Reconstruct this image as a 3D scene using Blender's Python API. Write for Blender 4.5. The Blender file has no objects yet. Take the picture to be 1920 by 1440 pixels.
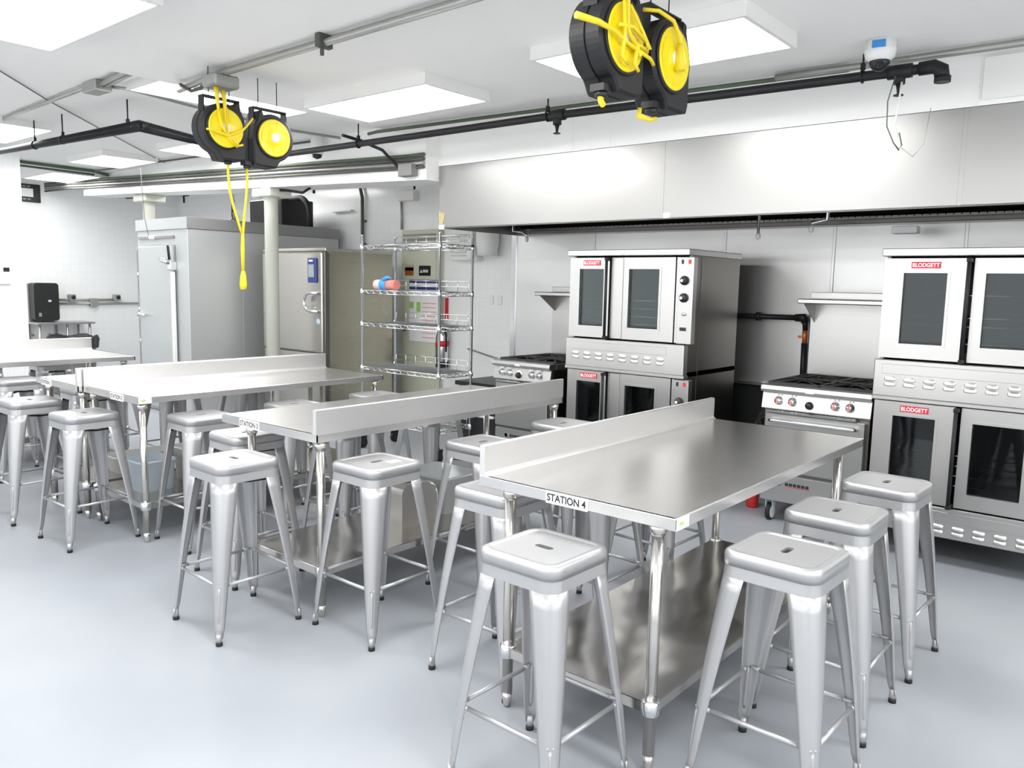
import bpy, math, random
from mathutils import Vector, Matrix
random.seed(7)
S = bpy.context.scene
C = S.collection
PI = math.pi
sin, cos = math.sin, math.cos

# ------------------------------------------------------------------ materials
def new_mat(name):
    m = bpy.data.materials.new(name); m.use_nodes = True
    n = m.node_tree.nodes; l = m.node_tree.links
    return m, n, l, n['Principled BSDF']

def mat(name, col, rough=.5, metal=0., bump=0., scale=40., var=0., coat=0., spec=.5):
    m, n, l, b = new_mat(name)
    b.inputs['Base Color'].default_value = (*col, 1)
    b.inputs['Roughness'].default_value = rough
    b.inputs['Metallic'].default_value = metal
    b.inputs['Coat Weight'].default_value = coat
    b.inputs['Specular IOR Level'].default_value = spec
    if bump or var:
        t = n.new('ShaderNodeTexCoord'); x = n.new('ShaderNodeTexNoise')
        x.inputs['Scale'].default_value = scale; x.inputs['Detail'].default_value = 5
        l.new(t.outputs['Object'], x.inputs['Vector'])
        if bump:
            u = n.new('ShaderNodeBump'); u.inputs['Strength'].default_value = bump; u.inputs['Distance'].default_value = .01
            l.new(x.outputs['Fac'], u.inputs['Height']); l.new(u.outputs['Normal'], b.inputs['Normal'])
        if var:
            r = n.new('ShaderNodeMapRange'); r.inputs['To Min'].default_value = 1-var; r.inputs['To Max'].default_value = 1+var
            v = n.new('ShaderNodeMixRGB'); v.blend_type = 'MULTIPLY'; v.inputs['Fac'].default_value = 1
            v.inputs['Color1'].default_value = (*col, 1)
            l.new(x.outputs['Fac'], r.inputs['Value']); l.new(r.outputs['Result'], v.inputs['Color2'])
            l.new(v.outputs['Color'], b.inputs['Base Color'])
    return m

def steel(name, col=(.62, .615, .60), rough=.26, streak=(1, 1, 60), bump=.03, wave=0., wscale=1.5, rvar=.1):
    """brushed stainless: fine streaks across 'streak' plus optional sheet waviness"""
    m, n, l, b = new_mat(name)
    b.inputs['Base Color'].default_value = (*col, 1); b.inputs['Metallic'].default_value = 1
    t = n.new('ShaderNodeTexCoord'); p = n.new('ShaderNodeMapping'); p.inputs['Scale'].default_value = streak
    x = n.new('ShaderNodeTexNoise'); x.inputs['Scale'].default_value = 6; x.inputs['Detail'].default_value = 6
    l.new(t.outputs['Object'], p.inputs['Vector']); l.new(p.outputs['Vector'], x.inputs['Vector'])
    r = n.new('ShaderNodeMapRange'); r.inputs['To Min'].default_value = rough-rvar*.5; r.inputs['To Max'].default_value = rough+rvar*.8
    l.new(x.outputs['Fac'], r.inputs['Value']); l.new(r.outputs['Result'], b.inputs['Roughness'])
    u = n.new('ShaderNodeBump'); u.inputs['Strength'].default_value = bump; u.inputs['Distance'].default_value = .004
    l.new(x.outputs['Fac'], u.inputs['Height'])
    last = u
    if wave:
        y = n.new('ShaderNodeTexNoise'); y.inputs['Scale'].default_value = wscale; y.inputs['Detail'].default_value = 1
        l.new(t.outputs['Object'], y.inputs['Vector'])
        w = n.new('ShaderNodeBump'); w.inputs['Strength'].default_value = wave; w.inputs['Distance'].default_value = .05
        l.new(y.outputs['Fac'], w.inputs['Height']); l.new(u.outputs['Normal'], w.inputs['Normal']); last = w
    l.new(last.outputs['Normal'], b.inputs['Normal'])
    return m

def emit(name, col, s):
    m, n, l, b = new_mat(name)
    b.inputs['Base Color'].default_value = (.9, .9, .9, 1)
    b.inputs['Emission Color'].default_value = (*col, 1); b.inputs['Emission Strength'].default_value = s
    return m

def tile_mat(name, axis, col=(.89, .90, .90), grout=(.80, .81, .82)):
    m, n, l, b = new_mat(name)
    t = n.new('ShaderNodeTexCoord'); s = n.new('ShaderNodeSeparateXYZ'); c = n.new('ShaderNodeCombineXYZ')
    l.new(t.outputs['Object'], s.inputs[0]); l.new(s.outputs[axis], c.inputs[0]); l.new(s.outputs['Z'], c.inputs[1])
    k = n.new('ShaderNodeTexBrick'); k.offset = 0; k.squash = 1
    for nm, v in (('Scale', 1), ('Brick Width', .112), ('Row Height', .112), ('Mortar Size', .002), ('Mortar Smooth', .3)):
        k.inputs[nm].default_value = v
    k.inputs['Color1'].default_value = (*col, 1); k.inputs['Color2'].default_value = (*[x*.985 for x in col], 1); k.inputs['Mortar'].default_value = (*grout, 1)
    l.new(c.outputs[0], k.inputs['Vector']); l.new(k.outputs['Color'], b.inputs['Base Color'])
    u = n.new('ShaderNodeBump'); u.invert = True; u.inputs['Strength'].default_value = .3; u.inputs['Distance'].default_value = .003
    l.new(k.outputs['Fac'], u.inputs['Height']); l.new(u.outputs['Normal'], b.inputs['Normal'])
    b.inputs['Roughness'].default_value = .16
    return m

def glass_mat(name, tint=(.45, .5, .5), refl=.25):
    m = bpy.data.materials.new(name); m.use_nodes = True
    n = m.node_tree.nodes; l = m.node_tree.links; n.clear()
    o = n.new('ShaderNodeOutputMaterial'); a = n.new('ShaderNodeBsdfTransparent'); g = n.new('ShaderNodeBsdfGlossy'); x = n.new('ShaderNodeMixShader')
    f = n.new('ShaderNodeFresnel'); f.inputs['IOR'].default_value = 1.5
    a.inputs['Color'].default_value = (*tint, 1); g.inputs['Roughness'].default_value = .04; g.inputs['Color'].default_value = (.75, .8, .82, 1)
    ad = n.new('ShaderNodeMath'); ad.operation = 'ADD'; ad.inputs[1].default_value = refl; ad.use_clamp = True
    l.new(f.outputs[0], ad.inputs[0]); l.new(ad.outputs[0], x.inputs['Fac'])
    l.new(a.outputs[0], x.inputs[1]); l.new(g.outputs[0], x.inputs[2]); l.new(x.outputs[0], o.inputs['Surface'])
    return m

def floor_mat():
    m, n, l, b = new_mat('epoxy_floor')
    t = n.new('ShaderNodeTexCoord'); x = n.new('ShaderNodeTexNoise'); x.inputs['Scale'].default_value = .9; x.inputs['Detail'].default_value = 4
    y = n.new('ShaderNodeTexNoise'); y.inputs['Scale'].default_value = 14; y.inputs['Detail'].default_value = 4
    l.new(t.outputs['Object'], x.inputs['Vector']); l.new(t.outputs['Object'], y.inputs['Vector'])
    r = n.new('ShaderNodeValToRGB'); r.color_ramp.elements[0].position = .3; r.color_ramp.elements[1].position = .72
    r.color_ramp.elements[0].color = (.31, .33, .362, 1); r.color_ramp.elements[1].color = (.375, .395, .425, 1)
    l.new(x.outputs['Fac'], r.inputs['Fac']); l.new(r.outputs['Color'], b.inputs['Base Color'])
    q = n.new('ShaderNodeMapRange'); q.inputs['To Min'].default_value = .36; q.inputs['To Max'].default_value = .42
    l.new(x.outputs['Fac'], q.inputs['Value']); l.new(q.outputs['Result'], b.inputs['Roughness'])
    u = n.new('ShaderNodeBump'); u.inputs['Strength'].default_value = .05; u.inputs['Distance'].default_value = .004
    l.new(y.outputs['Fac'], u.inputs['Height']); l.new(u.outputs['Normal'], b.inputs['Normal'])
    return m

FLOOR = floor_mat()
CEIL = mat('painted_ceiling', (.88, .875, .86), .75, bump=.06, scale=30, spec=.2)
WHITE = mat('white_paint', (.88, .88, .865), .55)
TILE_X = tile_mat('wall_tile_along_x', 'X'); TILE_Y = tile_mat('wall_tile_along_y', 'Y')
TOP = steel('table_steel', (.78, .77, .755), .25, (12, .5, 12), 0, wave=.03, wscale=1.5, rvar=.05)
UPST = steel('upstand_steel', (.82, .81, .80), .40, (12, .5, 12), 0, rvar=.06)
LEGM = steel('leg_steel', (.66, .64, .60), .2, (40, 40, 1), 0, rvar=.03)
SHELFM = steel('shelf_steel', (.62, .60, .575), .17, (12, .5, 12), 0, wave=.35, wscale=3.0)
HOOD = steel('hood_steel', (.40, .396, .388), .34, (1, 1, 30), .006, wave=.2, wscale=1.1)
WALLST = steel('wall_steel', (.66, .655, .65), .36, (50, 1, 1), .03, wave=.10, wscale=2)
OVEN = steel('oven_steel', (.55, .545, .53), .33, (1, 14, 14), 0, rvar=.03)
OVSIDE = steel('dark_reflection_steel', (.22, .205, .19), .3, (1, 50, 50), .02, wave=.08)  # same stainless, with its dark reflections put into the base colour
COOL = mat('cooler_metal', (.56, .58, .58), .38, metal=.55, bump=.08, scale=60, var=.04)
COOLD = mat('cooler_cap_metal', (.33, .33, .33), .4, metal=.5)
COMBI = steel('combi_steel', (.58, .555, .52), .30, (1, 1, 50), .02, wave=.06)
COMBIS = steel('combi_side_steel', (.44, .42, .33), .24, (1, 1, 40), .02, wave=.12, wscale=3)
STOOL = mat('stool_paint', (.47, .47, .48), .34, metal=.6, bump=.02, scale=150)
CHROME = mat('chrome', (.75, .76, .77), .18, metal=1)
ZINC = mat('zinc_conduit', (.40, .40, .38), .38, metal=.7, bump=.05, scale=80)
DARKC = mat('dark_conduit', (.10, .105, .09), .5, metal=.4)
GREENC = mat('green_conduit', (.10, .14, .09), .5, metal=.3)
BLACK = mat('black_plastic', (.012, .012, .013), .4)
BLKP = mat('black_pipe', (.012, .012, .014), .45, spec=.3)
REELB = mat('reel_black', (.016, .016, .018), .48, bump=.03, scale=120, spec=.35)
RUB = mat('black_rubber', (.012, .012, .012), .7)
IRON = mat('cast_iron', (.02, .02, .02), .6, bump=.2, scale=90)
CAV = mat('oven_cavity', (.035, .04, .045), .4)
YEL = mat('yellow_plastic', (.86, .70, .0), .35)
YELC = mat('yellow_cord', (.85, .66, .02), .45)
WPL = mat('white_plastic', (.82, .82, .80), .4)
PAPER = mat('paper', (.86, .86, .86), .7)
INK = mat('ink', (.02, .02, .025), .6)
RED = mat('red_label', (.55, .02, .05), .45)
REDP = mat('red_plastic', (.6, .03, .03), .4)
BLUE = mat('blue_tape', (.04, .24, .62), .6)
NAVY = mat('navy_plastic', (.03, .05, .22), .35)
SCREEN = mat('lcd_screen', (.30, .36, .36), .25)
CREAM = mat('cream_paint', (.70, .71, .62), .5)
PANELC = mat('panel_beige', (.62, .63, .50), .5)
GREYBOX = mat('grey_box', (.28, .28, .27), .55, metal=.3)
YPAPER = mat('yellow_paper', (.50, .42, .22), .8)
ORANGE = mat('orange_brass', (.55, .18, .04), .4, metal=.5)
LBLUE = mat('pale_blue_plastic', (.62, .70, .78), .45)
CLEARP = mat('clear_plastic', (.62, .65, .66), .25)
PINK = mat('pink_cloth', (.80, .26, .22), .7); PINKW = mat('pale_pink_cloth', (.85, .62, .58), .7); SKY = mat('blue_cloth', (.05, .33, .75), .6)
GLASS = glass_mat('oven_glass', (.62, .66, .66), 0.0)
GLASSD = glass_mat('dark_oven_glass', (.30, .33, .36), 0.0)
LIT = emit('light_diffuser', (1, .995, .98), 13.0)
GREEN = mat('green_ink', (.35, .62, .15), .6)

# ------------------------------------------------------------------ mesh builder
class B:
    def __init__(s): s.v = []; s.f = []; s.sm = []
    def add(s, vs, fs, smooth=False):
        o = len(s.v); s.v += [tuple(map(float, q)) for q in vs]
        s.f += [tuple(i+o for i in f) for f in fs]; s.sm += [smooth]*len(fs); return s
    def box(s, x0, x1, y0, y1, z0, z1, ch=0.):
        """box, edges chamfered by ch"""
        x0, x1 = min(x0, x1), max(x0, x1); y0, y1 = min(y0, y1), max(y0, y1); z0, z1 = min(z0, z1), max(z0, z1)
        if not ch:
            v = [(x, y, z) for z in (z0, z1) for y in (y0, y1) for x in (x0, x1)]
            return s.add(v, [(0, 2, 3, 1), (4, 5, 7, 6), (0, 1, 5, 4), (2, 6, 7, 3), (0, 4, 6, 2), (1, 3, 7, 5)])
        c = min(ch, (x1-x0)*.49, (y1-y0)*.49, (z1-z0)*.49)
        L = (x0, x1), (y0, y1), (z0, z1); v = []; idx = {}
        for i in (0, 1):
            for j in (0, 1):
                for k in (0, 1):
                    p = [L[0][i], L[1][j], L[2][k]]; d = [c*(1-2*i), c*(1-2*j), c*(1-2*k)]
                    for a in range(3):
                        q = [p[t]+(0 if t == a else d[t]) for t in range(3)]; idx[(i, j, k, a)] = len(v); v.append(q)
        f = []
        def sd(a, val):
            o = [t for t in range(3) if t != a]; r = []
            for (m, q) in ((0, 0), (1, 0), (1, 1), (0, 1)):
                e = [0, 0, 0]; e[a] = val; e[o[0]] = m; e[o[1]] = q; r.append(idx[(*e, a)])
            if (a == 1) ^ (val == 0): r.reverse()
            return tuple(r)
        for a in range(3):
            for val in (0, 1): f.append(sd(a, val))
        for a in range(3):
            o = [t for t in range(3) if t != a]
            for m in (0, 1):
                for q in (0, 1):
                    e0 = [0, 0, 0]; e0[o[0]] = m; e0[o[1]] = q; e1 = list(e0); e1[a] = 1
                    f.append((idx[(*e0, o[0])], idx[(*e1, o[0])], idx[(*e1, o[1])], idx[(*e0, o[1])]))
        for i in (0, 1):
            for j in (0, 1):
                for k in (0, 1): f.append((idx[(i, j, k, 0)], idx[(i, j, k, 1)], idx[(i, j, k, 2)]))
        return s.add(v, f)
    def rings(s, rs, cap=True, smooth=True, closed=True, loop=False):
        n = len(rs[0]); v = [p for r in rs for p in r]; f = []
        m = len(rs); tot = m if loop else m-1
        for i in range(tot):
            a = i*n; b = ((i+1) % m)*n
            for j in range(n if closed else n-1):
                k = (j+1) % n; f.append((a+j, a+k, b+k, b+j))
        s.add(v, f, smooth)
        if cap and not loop:
            s.add(rs[0], [tuple(range(n-1, -1, -1))]); s.add(rs[-1], [tuple(range(n))])
        return s
    def tube(s, pts, r, n=10, cap=True, closed=False):
        P = [Vector(p) for p in pts]; R = r if isinstance(r, (list, tuple)) else [r]*len(P); rs = []; m = len(P)
        up = None
        for i, p in enumerate(P):
            a = P[i-1] if (i or closed) else p; b = P[(i+1) % m] if (i < m-1 or closed) else p
            t = (b-a).normalized()
            if up is None:
                up = Vector((0, 0, 1)) if abs(t.z) < .9 else Vector((1, 0, 0))
            u = up-t*up.dot(t)
            if u.length < 1e-4: u = Vector((1, 0, 0))-t*t.x
            u.normalize(); w = t.cross(u); up = u
            k = 1.
            if 0 < i < m-1:
                d = (p-a).normalized().dot((b-p).normalized()); k = 1/max(.6, math.sqrt(max(.01, (1+d)/2)))
            rs.append([p+(u*cos(2*PI*j/n)+w*sin(2*PI*j/n))*R[i]*k for j in range(n)])
        return s.rings(rs, cap and not closed, True, True, closed)
    def cyl(s, p, q, r0, r1=None, n=20): return s.tube([p, q], [r0, r0 if r1 is None else r1], n)
    def lathe(s, prof, c=(0, 0, 0), axis='z', n=28):
        rs = []
        for r, h in prof:
            ring = []
            for j in range(n):
                a = 2*PI*j/n; x, y = r*cos(a), r*sin(a)
                p = (x, y, h) if axis == 'z' else ((h, x, y) if axis == 'x' else (y, h, x))
                ring.append(tuple(p[t]+c[t] for t in range(3)))
            rs.append(ring)
        return s.rings(rs, True, True)
    def prism(s, poly, plane, d0, d1, smooth=False):
        """poly in plane 'xy','xz','yz', extruded d0..d1 along the third axis"""
        def P(a, b, d): return {'xy': (a, b, d), 'xz': (a, d, b), 'yz': (d, a, b)}[plane]
        return s.rings([[P(a, b, d0) for a, b in poly], [P(a, b, d1) for a, b in poly]], True, smooth)
    def quad(s, a, b, c, d): return s.add([a, b, c, d], [(0, 1, 2, 3)])
    def xf(s, M): s.v = [tuple(M @ Vector(p)) for p in s.v]; return s
    def frame(s, x0, x1, z0, z1, a0, a1, b0, b1, y0, y1):
        """rectangular ring in xz (outer x0..x1,z0..z1, hole a0..a1,b0..b1), y0..y1"""
        o = [(x0, z0), (x1, z0), (x1, z1), (x0, z1)]; i = [(a0, b0), (a1, b0), (a1, b1), (a0, b1)]
        def R(p, y): return [(q[0], y, q[1]) for q in p]
        return s.rings([R(o, y0), R(o, y1), R(i, y1), R(i, y0)], False, False, True, True)

ROOTLOC = {}
def tagit(o, label=None, cat=None, group=None, kind=None):
    if label: o['label'] = label
    if cat: o['category'] = cat
    if group: o['group'] = group
    if kind: o['kind'] = kind
    return o
def root_of(o):
    while o.parent: o = o.parent
    return o
def build(name, b, m, parent=None, loc=None):
    """link b as ONE mesh object. parent: coordinates are taken relative to the parent's thing (world things subtract its location)"""
    me = bpy.data.meshes.new(name)
    off = Vector((0, 0, 0))
    if parent is not None: off = ROOTLOC.get(root_of(parent).name, off)
    elif loc is not None: off = Vector(loc)
    me.from_pydata([tuple(Vector(p)-off) for p in b.v], [], b.f)
    me.polygons.foreach_set('use_smooth', b.sm); me.validate(); me.update()
    import bmesh
    k = bmesh.new(); k.from_mesh(me); bmesh.ops.remove_doubles(k, verts=k.verts, dist=1e-6); bmesh.ops.recalc_face_normals(k, faces=k.faces); k.to_mesh(me); k.free()
    me.materials.append(m)
    o = bpy.data.objects.new(name, me); C.objects.link(o)
    if parent is not None: o.parent = parent
    elif loc is not None: o.location = off
    return o
def thing(name, label, cat, loc=(0, 0, 0), group=None, rotz=0., world=True):
    o = bpy.data.objects.new(name, None); C.objects.link(o); o.empty_display_size = .1
    o.location = loc; o.rotation_euler = (0, 0, rotz)
    if world: ROOTLOC[o.name] = Vector(loc)
    return tagit(o, label, cat, group, 'thing')
def solo(name, b, m, label, cat, loc, group=None): return tagit(build(name, b, m, None, loc), label, cat, group, 'thing')
def struct(name, b, m, label=None): return tagit(build(name, b, m), label, None, None, 'structure')
def copy_tree(o, parent=None):
    c = o.copy(); C.objects.link(c)
    if parent is not None: c.parent = parent
    for ch in list(o.children): copy_tree(ch, c)
    return c

_txt = {}
def text_faces(b, s, origin, right, up, height, depth=.0012, width=None, bold=0.):
    """lettering as mesh faces: origin = lower left corner"""
    cu = bpy.data.curves.new('t', 'FONT'); cu.body = s; cu.size = 1; cu.extrude = 0; cu.offset = bold
    ob = bpy.data.objects.new('t', cu); C.objects.link(ob); bpy.context.view_layer.update()
    me = bpy.data.meshes.new_from_object(ob.evaluated_get(bpy.context.evaluated_depsgraph_get()))
    vs = [v.co.copy() for v in me.vertices]; fs = [tuple(p.vertices) for p in me.polygons]
    bpy.data.objects.remove(ob); bpy.data.curves.remove(cu); bpy.data.meshes.remove(me)
    x0 = min(v.x for v in vs); x1 = max(v.x for v in vs); y0 = min(v.y for v in vs); y1 = max(v.y for v in vs)
    k = height/(y1-y0); kx = (width/(x1-x0)) if width else k
    O, R, U = Vector(origin), Vector(right), Vector(up); N = R.cross(U)
    b.add([O+R*((v.x-x0)*kx)+U*((v.y-y0)*k)+N*depth for v in vs], fs)
    return (x1-x0)*kx

def rrect(hx, hy, r, n=8):
    p = []
    for cx, cy, a0 in ((hx-r, hy-r, 0), (-hx+r, hy-r, 90), (-hx+r, -hy+r, 180), (hx-r, -hy+r, 270)):
        for i in range(n+1):
            a = math.radians(a0+90*i/n); p.append((cx+r*cos(a), cy+r*sin(a)))
    return p
def arc(cx, cy, r, a0, a1, n):
    return [(cx+r*cos(math.radians(a0+(a1-a0)*i/n)), cy+r*sin(math.radians(a0+(a1-a0)*i/n))) for i in range(n+1)]

# ------------------------------------------------------------------ camera
f, pitch, roll, yaw, H = 1495.64, .122398, .0207949, .695331, 1.6
fw = Vector((-sin(yaw)*cos(pitch), cos(yaw)*cos(pitch), -sin(pitch)))
r0 = Vector((cos(yaw), sin(yaw), 0)); u0 = r0.cross(fw)
rt = r0*cos(roll)+u0*sin(roll); up = -r0*sin(roll)+u0*cos(roll)
cam = bpy.data.cameras.new('camera'); co = bpy.data.objects.new('camera', cam); C.objects.link(co)
cam.sensor_width = 36; cam.lens = f/1920*36; cam.clip_end = 100; cam.clip_start = .05
M = Matrix((rt, up, -fw)).transposed().to_4x4(); M.translation = (0, 0, H); co.matrix_world = M
S.camera = co

# ------------------------------------------------------------------ setting
XL, XR, YB, YH, YT, ZC, ZF, XS = -13.2, 3.2, -3.0, 6.35, 6.9, 2.9, 3.0, -5.35
struct('floor', B().box(XL-.2, XR+.2, YB-.2, YT+.3, -.1, 0), FLOOR, 'glossy pale blue-grey epoxy floor')
struct('ceiling', B().box(XS, XR+.2, YB-.2, YT+.3, ZC, ZC+.35), CEIL, 'white painted lower ceiling over the near stations')
struct('ceiling_far', B().box(XL-.2, XS, YB-.2, YT+.3, ZF, ZF+.25), CEIL, 'white painted higher ceiling over the far end of the room')
struct('wall_left', B().box(XL-.2, XL, YB-.2, YT+.3, 0, ZF), TILE_Y, 'white tiled wall at the far end')
struct('wall_back', B().box(XL, -5.3, YT, YT+.2, 0, ZF), TILE_X, 'white tiled wall behind walk-in cooler and wire shelving')
struct('wall_hood', B().box(-5.3, XR+.2, YH, YT+.3, 0, ZC), WALLST, 'stainless clad wall behind the cooking line')
# two long bands of window openings, unseen, added to let in extra daylight
struct('wall_right', B().box(XR, XR+.2, YB-.2, YH, 0, .8).box(XR, XR+.2, YB-.2, YH, 2.75, ZC).box(XR, XR+.2, YB-.2, -2.4, .8, 2.75).box(XR, XR+.2, 4.6, YH, .8, 2.75), WHITE)
struct('wall_front', B().box(XL, XR, YB-.2, YB, 0, .8).box(XL, XR, YB-.2, YB, 2.75, ZF).box(XL, -11.6, YB-.2, YB, .8, 2.75).box(2.4, XR, YB-.2, YB, .8, 2.75), WHITE)
def added_window_band(nm, horizontal, a0, a1, n, d0, d1):
    b = B(); w = .03
    def bx(p, q, z0, z1):
        if horizontal: b.box(p, q, d0, d1, z0, z1)
        else: b.box(d0, d1, p, q, z0, z1)
    bx(a0, a1, .8, .86); bx(a0, a1, 2.69, 2.75)
    for i in range(n+1):
        x = a0+(a1-a0)*i/n; bx(max(a0, x-w), min(a1, x+w), .86, 2.69)
    struct(nm, b, WPL, 'added white framed window band for extra daylight, out of view')
added_window_band('added_window_1', False, -2.4, 4.6, 5, XR+.06, XR+.14)
added_window_band('added_window_2', True, -11.6, 2.4, 9, YB-.14, YB-.06)
struct('wall_pier', B().box(-10.45, -10.0, 1.2, 3.42, 0, ZF), TILE_Y, 'white tiled wall end at the left edge')
struct('trim_1', B().box(-5.335, -5.265, YH-.012, YH+.01, 0, 2.2, .004), CHROME, 'bright corner strip where tile meets steel')
b = B()
for x in (-4.319, -2.999, -2.101, -1.203, -.3): b.box(x-.012, x+.012, YH-.007, YH, .9, 2.4, .003)
struct('trim_2', b, WALLST, 'vertical cover strips of the steel wall panels')
b = B().box(-2.80, -2.585, YH-.06, YH, .83, .86, .004).box(-4.0, -3.75, YH-.06, YH, .83, .86, .004)
struct('trim_3', b, OVEN, 'bright ledge low on the steel wall')
b = B().box(-5.3, XR, YH-.02, YH-.001, 0, .83)
struct('baseboard_hood', b, BLACK, 'black lower wall band under the steel panels')
b = B().prism([(-12.13, 2.747), (-5.149, 2.501), (-5.149, ZF), (-12.13, ZF)], 'xz', 4.95, 5.32)
struct('beam', b, WHITE, 'white boxed beam carrying the conduits')
b = B().box(-5.149, XR, 5.1, 6.35, 2.632, ZC)
for x in (-3.70, -3.36, -.973): b.box(x-.004, x+.004, 5.095, 5.1, 2.64, 2.88)
struct('soffit', b, WHITE, 'white closure panel between hood and ceiling')
solo('access_panel', B().box(-.953, -.45, 5.082, 5.0998, 2.658, 2.885, .004), WPL, 'square white access panel above the hood at right', 'panel', (-.7, 5.09, 2.66))

def column(x, y, zt, lab):
    t = thing('support_column', lab, 'column', (x, y, 0), 'cream columns under the beam')
    build('shaft', B().lathe([(.073, 0), (.073, zt-.11), (.09, zt-.09)], (x, y, 0)), CREAM, t)
    build('capital', B().box(x-.17, x+.17, y-.13, y+.15, zt-.09, zt-.002, .01), CREAM, t)
column(-7.70, 5.08, 2.586, 'cream round column standing in front of the walk-in cooler side')
column(-10.62, 5.15, 2.688, 'cream round column rising behind the walk-in cooler top')

# ------------------------------------------------------------------ ceiling lights
def light(x0, x1, y0, y1, zl, zc, lab):
    t = thing('ceiling_light', lab, 'ceiling light', ((x0+x1)/2, (y0+y1)/2, zc), 'flat panel ceiling lights')
    e = .022
    b = B()
    for a0, a1, c0, c1 in ((x0-e, x0, y0-e, y1+e), (x1, x1+e, y0-e, y1+e), (x0, x1, y0-e, y0), (x0, x1, y1, y1+e)):
        b.box(a0, a1, c0, c1, zl-.004, zc-.0005)
    build('frame', b, WPL, t)
    build('diffuser', B().box(x0, x1, y0, y1, zl, zl+.008), LIT, t)
light(-4.89, -3.69, 1.295, 1.855, 2.83, ZC, 'bright ceiling panel cut by the top left corner of the photo')
light(-4.93, -3.73, 3.57, 4.13, 2.83, ZC, 'bright ceiling panel above the STATION 3 table, between the two reel pairs')
light(-2.85, -1.65, 3.56, 4.125, 2.83, ZC, 'bright ceiling panel behind the right-hand reel pair')
light(-5.95, -5.39, 2.78, 3.98, 2.945, ZF, 'ceiling panel half hidden behind the left-hand reel pair')
light(-9.35, -8.2, 2.52, 3.08, 2.94, ZF, 'ceiling panel at the left edge of the photo above the black pipe')
light(-10.2, -9.3, 4.02, 4.6, 2.94, ZF, 'ceiling panel over the conduit crossing, left of the dangling yellow cord')
light(-8.4, -7.2, 4.2, 4.78, 2.94, ZF, 'ceiling panel partly hidden under the left reel housing')
light(-12.45, -11.4, 4.30, 4.86, 2.94, ZF, 'farthest ceiling panel, close to the tiled end wall')
light(-10.3, -9.1, 5.75, 6.32, 2.94, ZF, 'ceiling panel behind the beam, above the walk-in cooler')
for i, (x, y, z, zc) in enumerate(((-2.85, 1.295, 2.83, ZC), (-.8, 1.295, 2.83, ZC), (-4.9, -1.0, 2.83, ZC), (-2.85, -1.0, 2.83, ZC), (-.4, -1.0, 2.83, ZC), (1.3, 1.3, 2.83, ZC), (-.1, 3.56, 2.83, ZC), (1.7, 3.56, 2.83, ZC), (-7.6, .2, 2.94, ZF), (-12.2, .6, 2.94, ZF), (-12.3, 2.1, 2.94, ZF))):
    light(x, x+1.2, y, y+.565, z, zc, 'added ceiling panel for extra light above the room, out of view')  # unseen panels added to brighten the ceiling and upright steel

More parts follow.
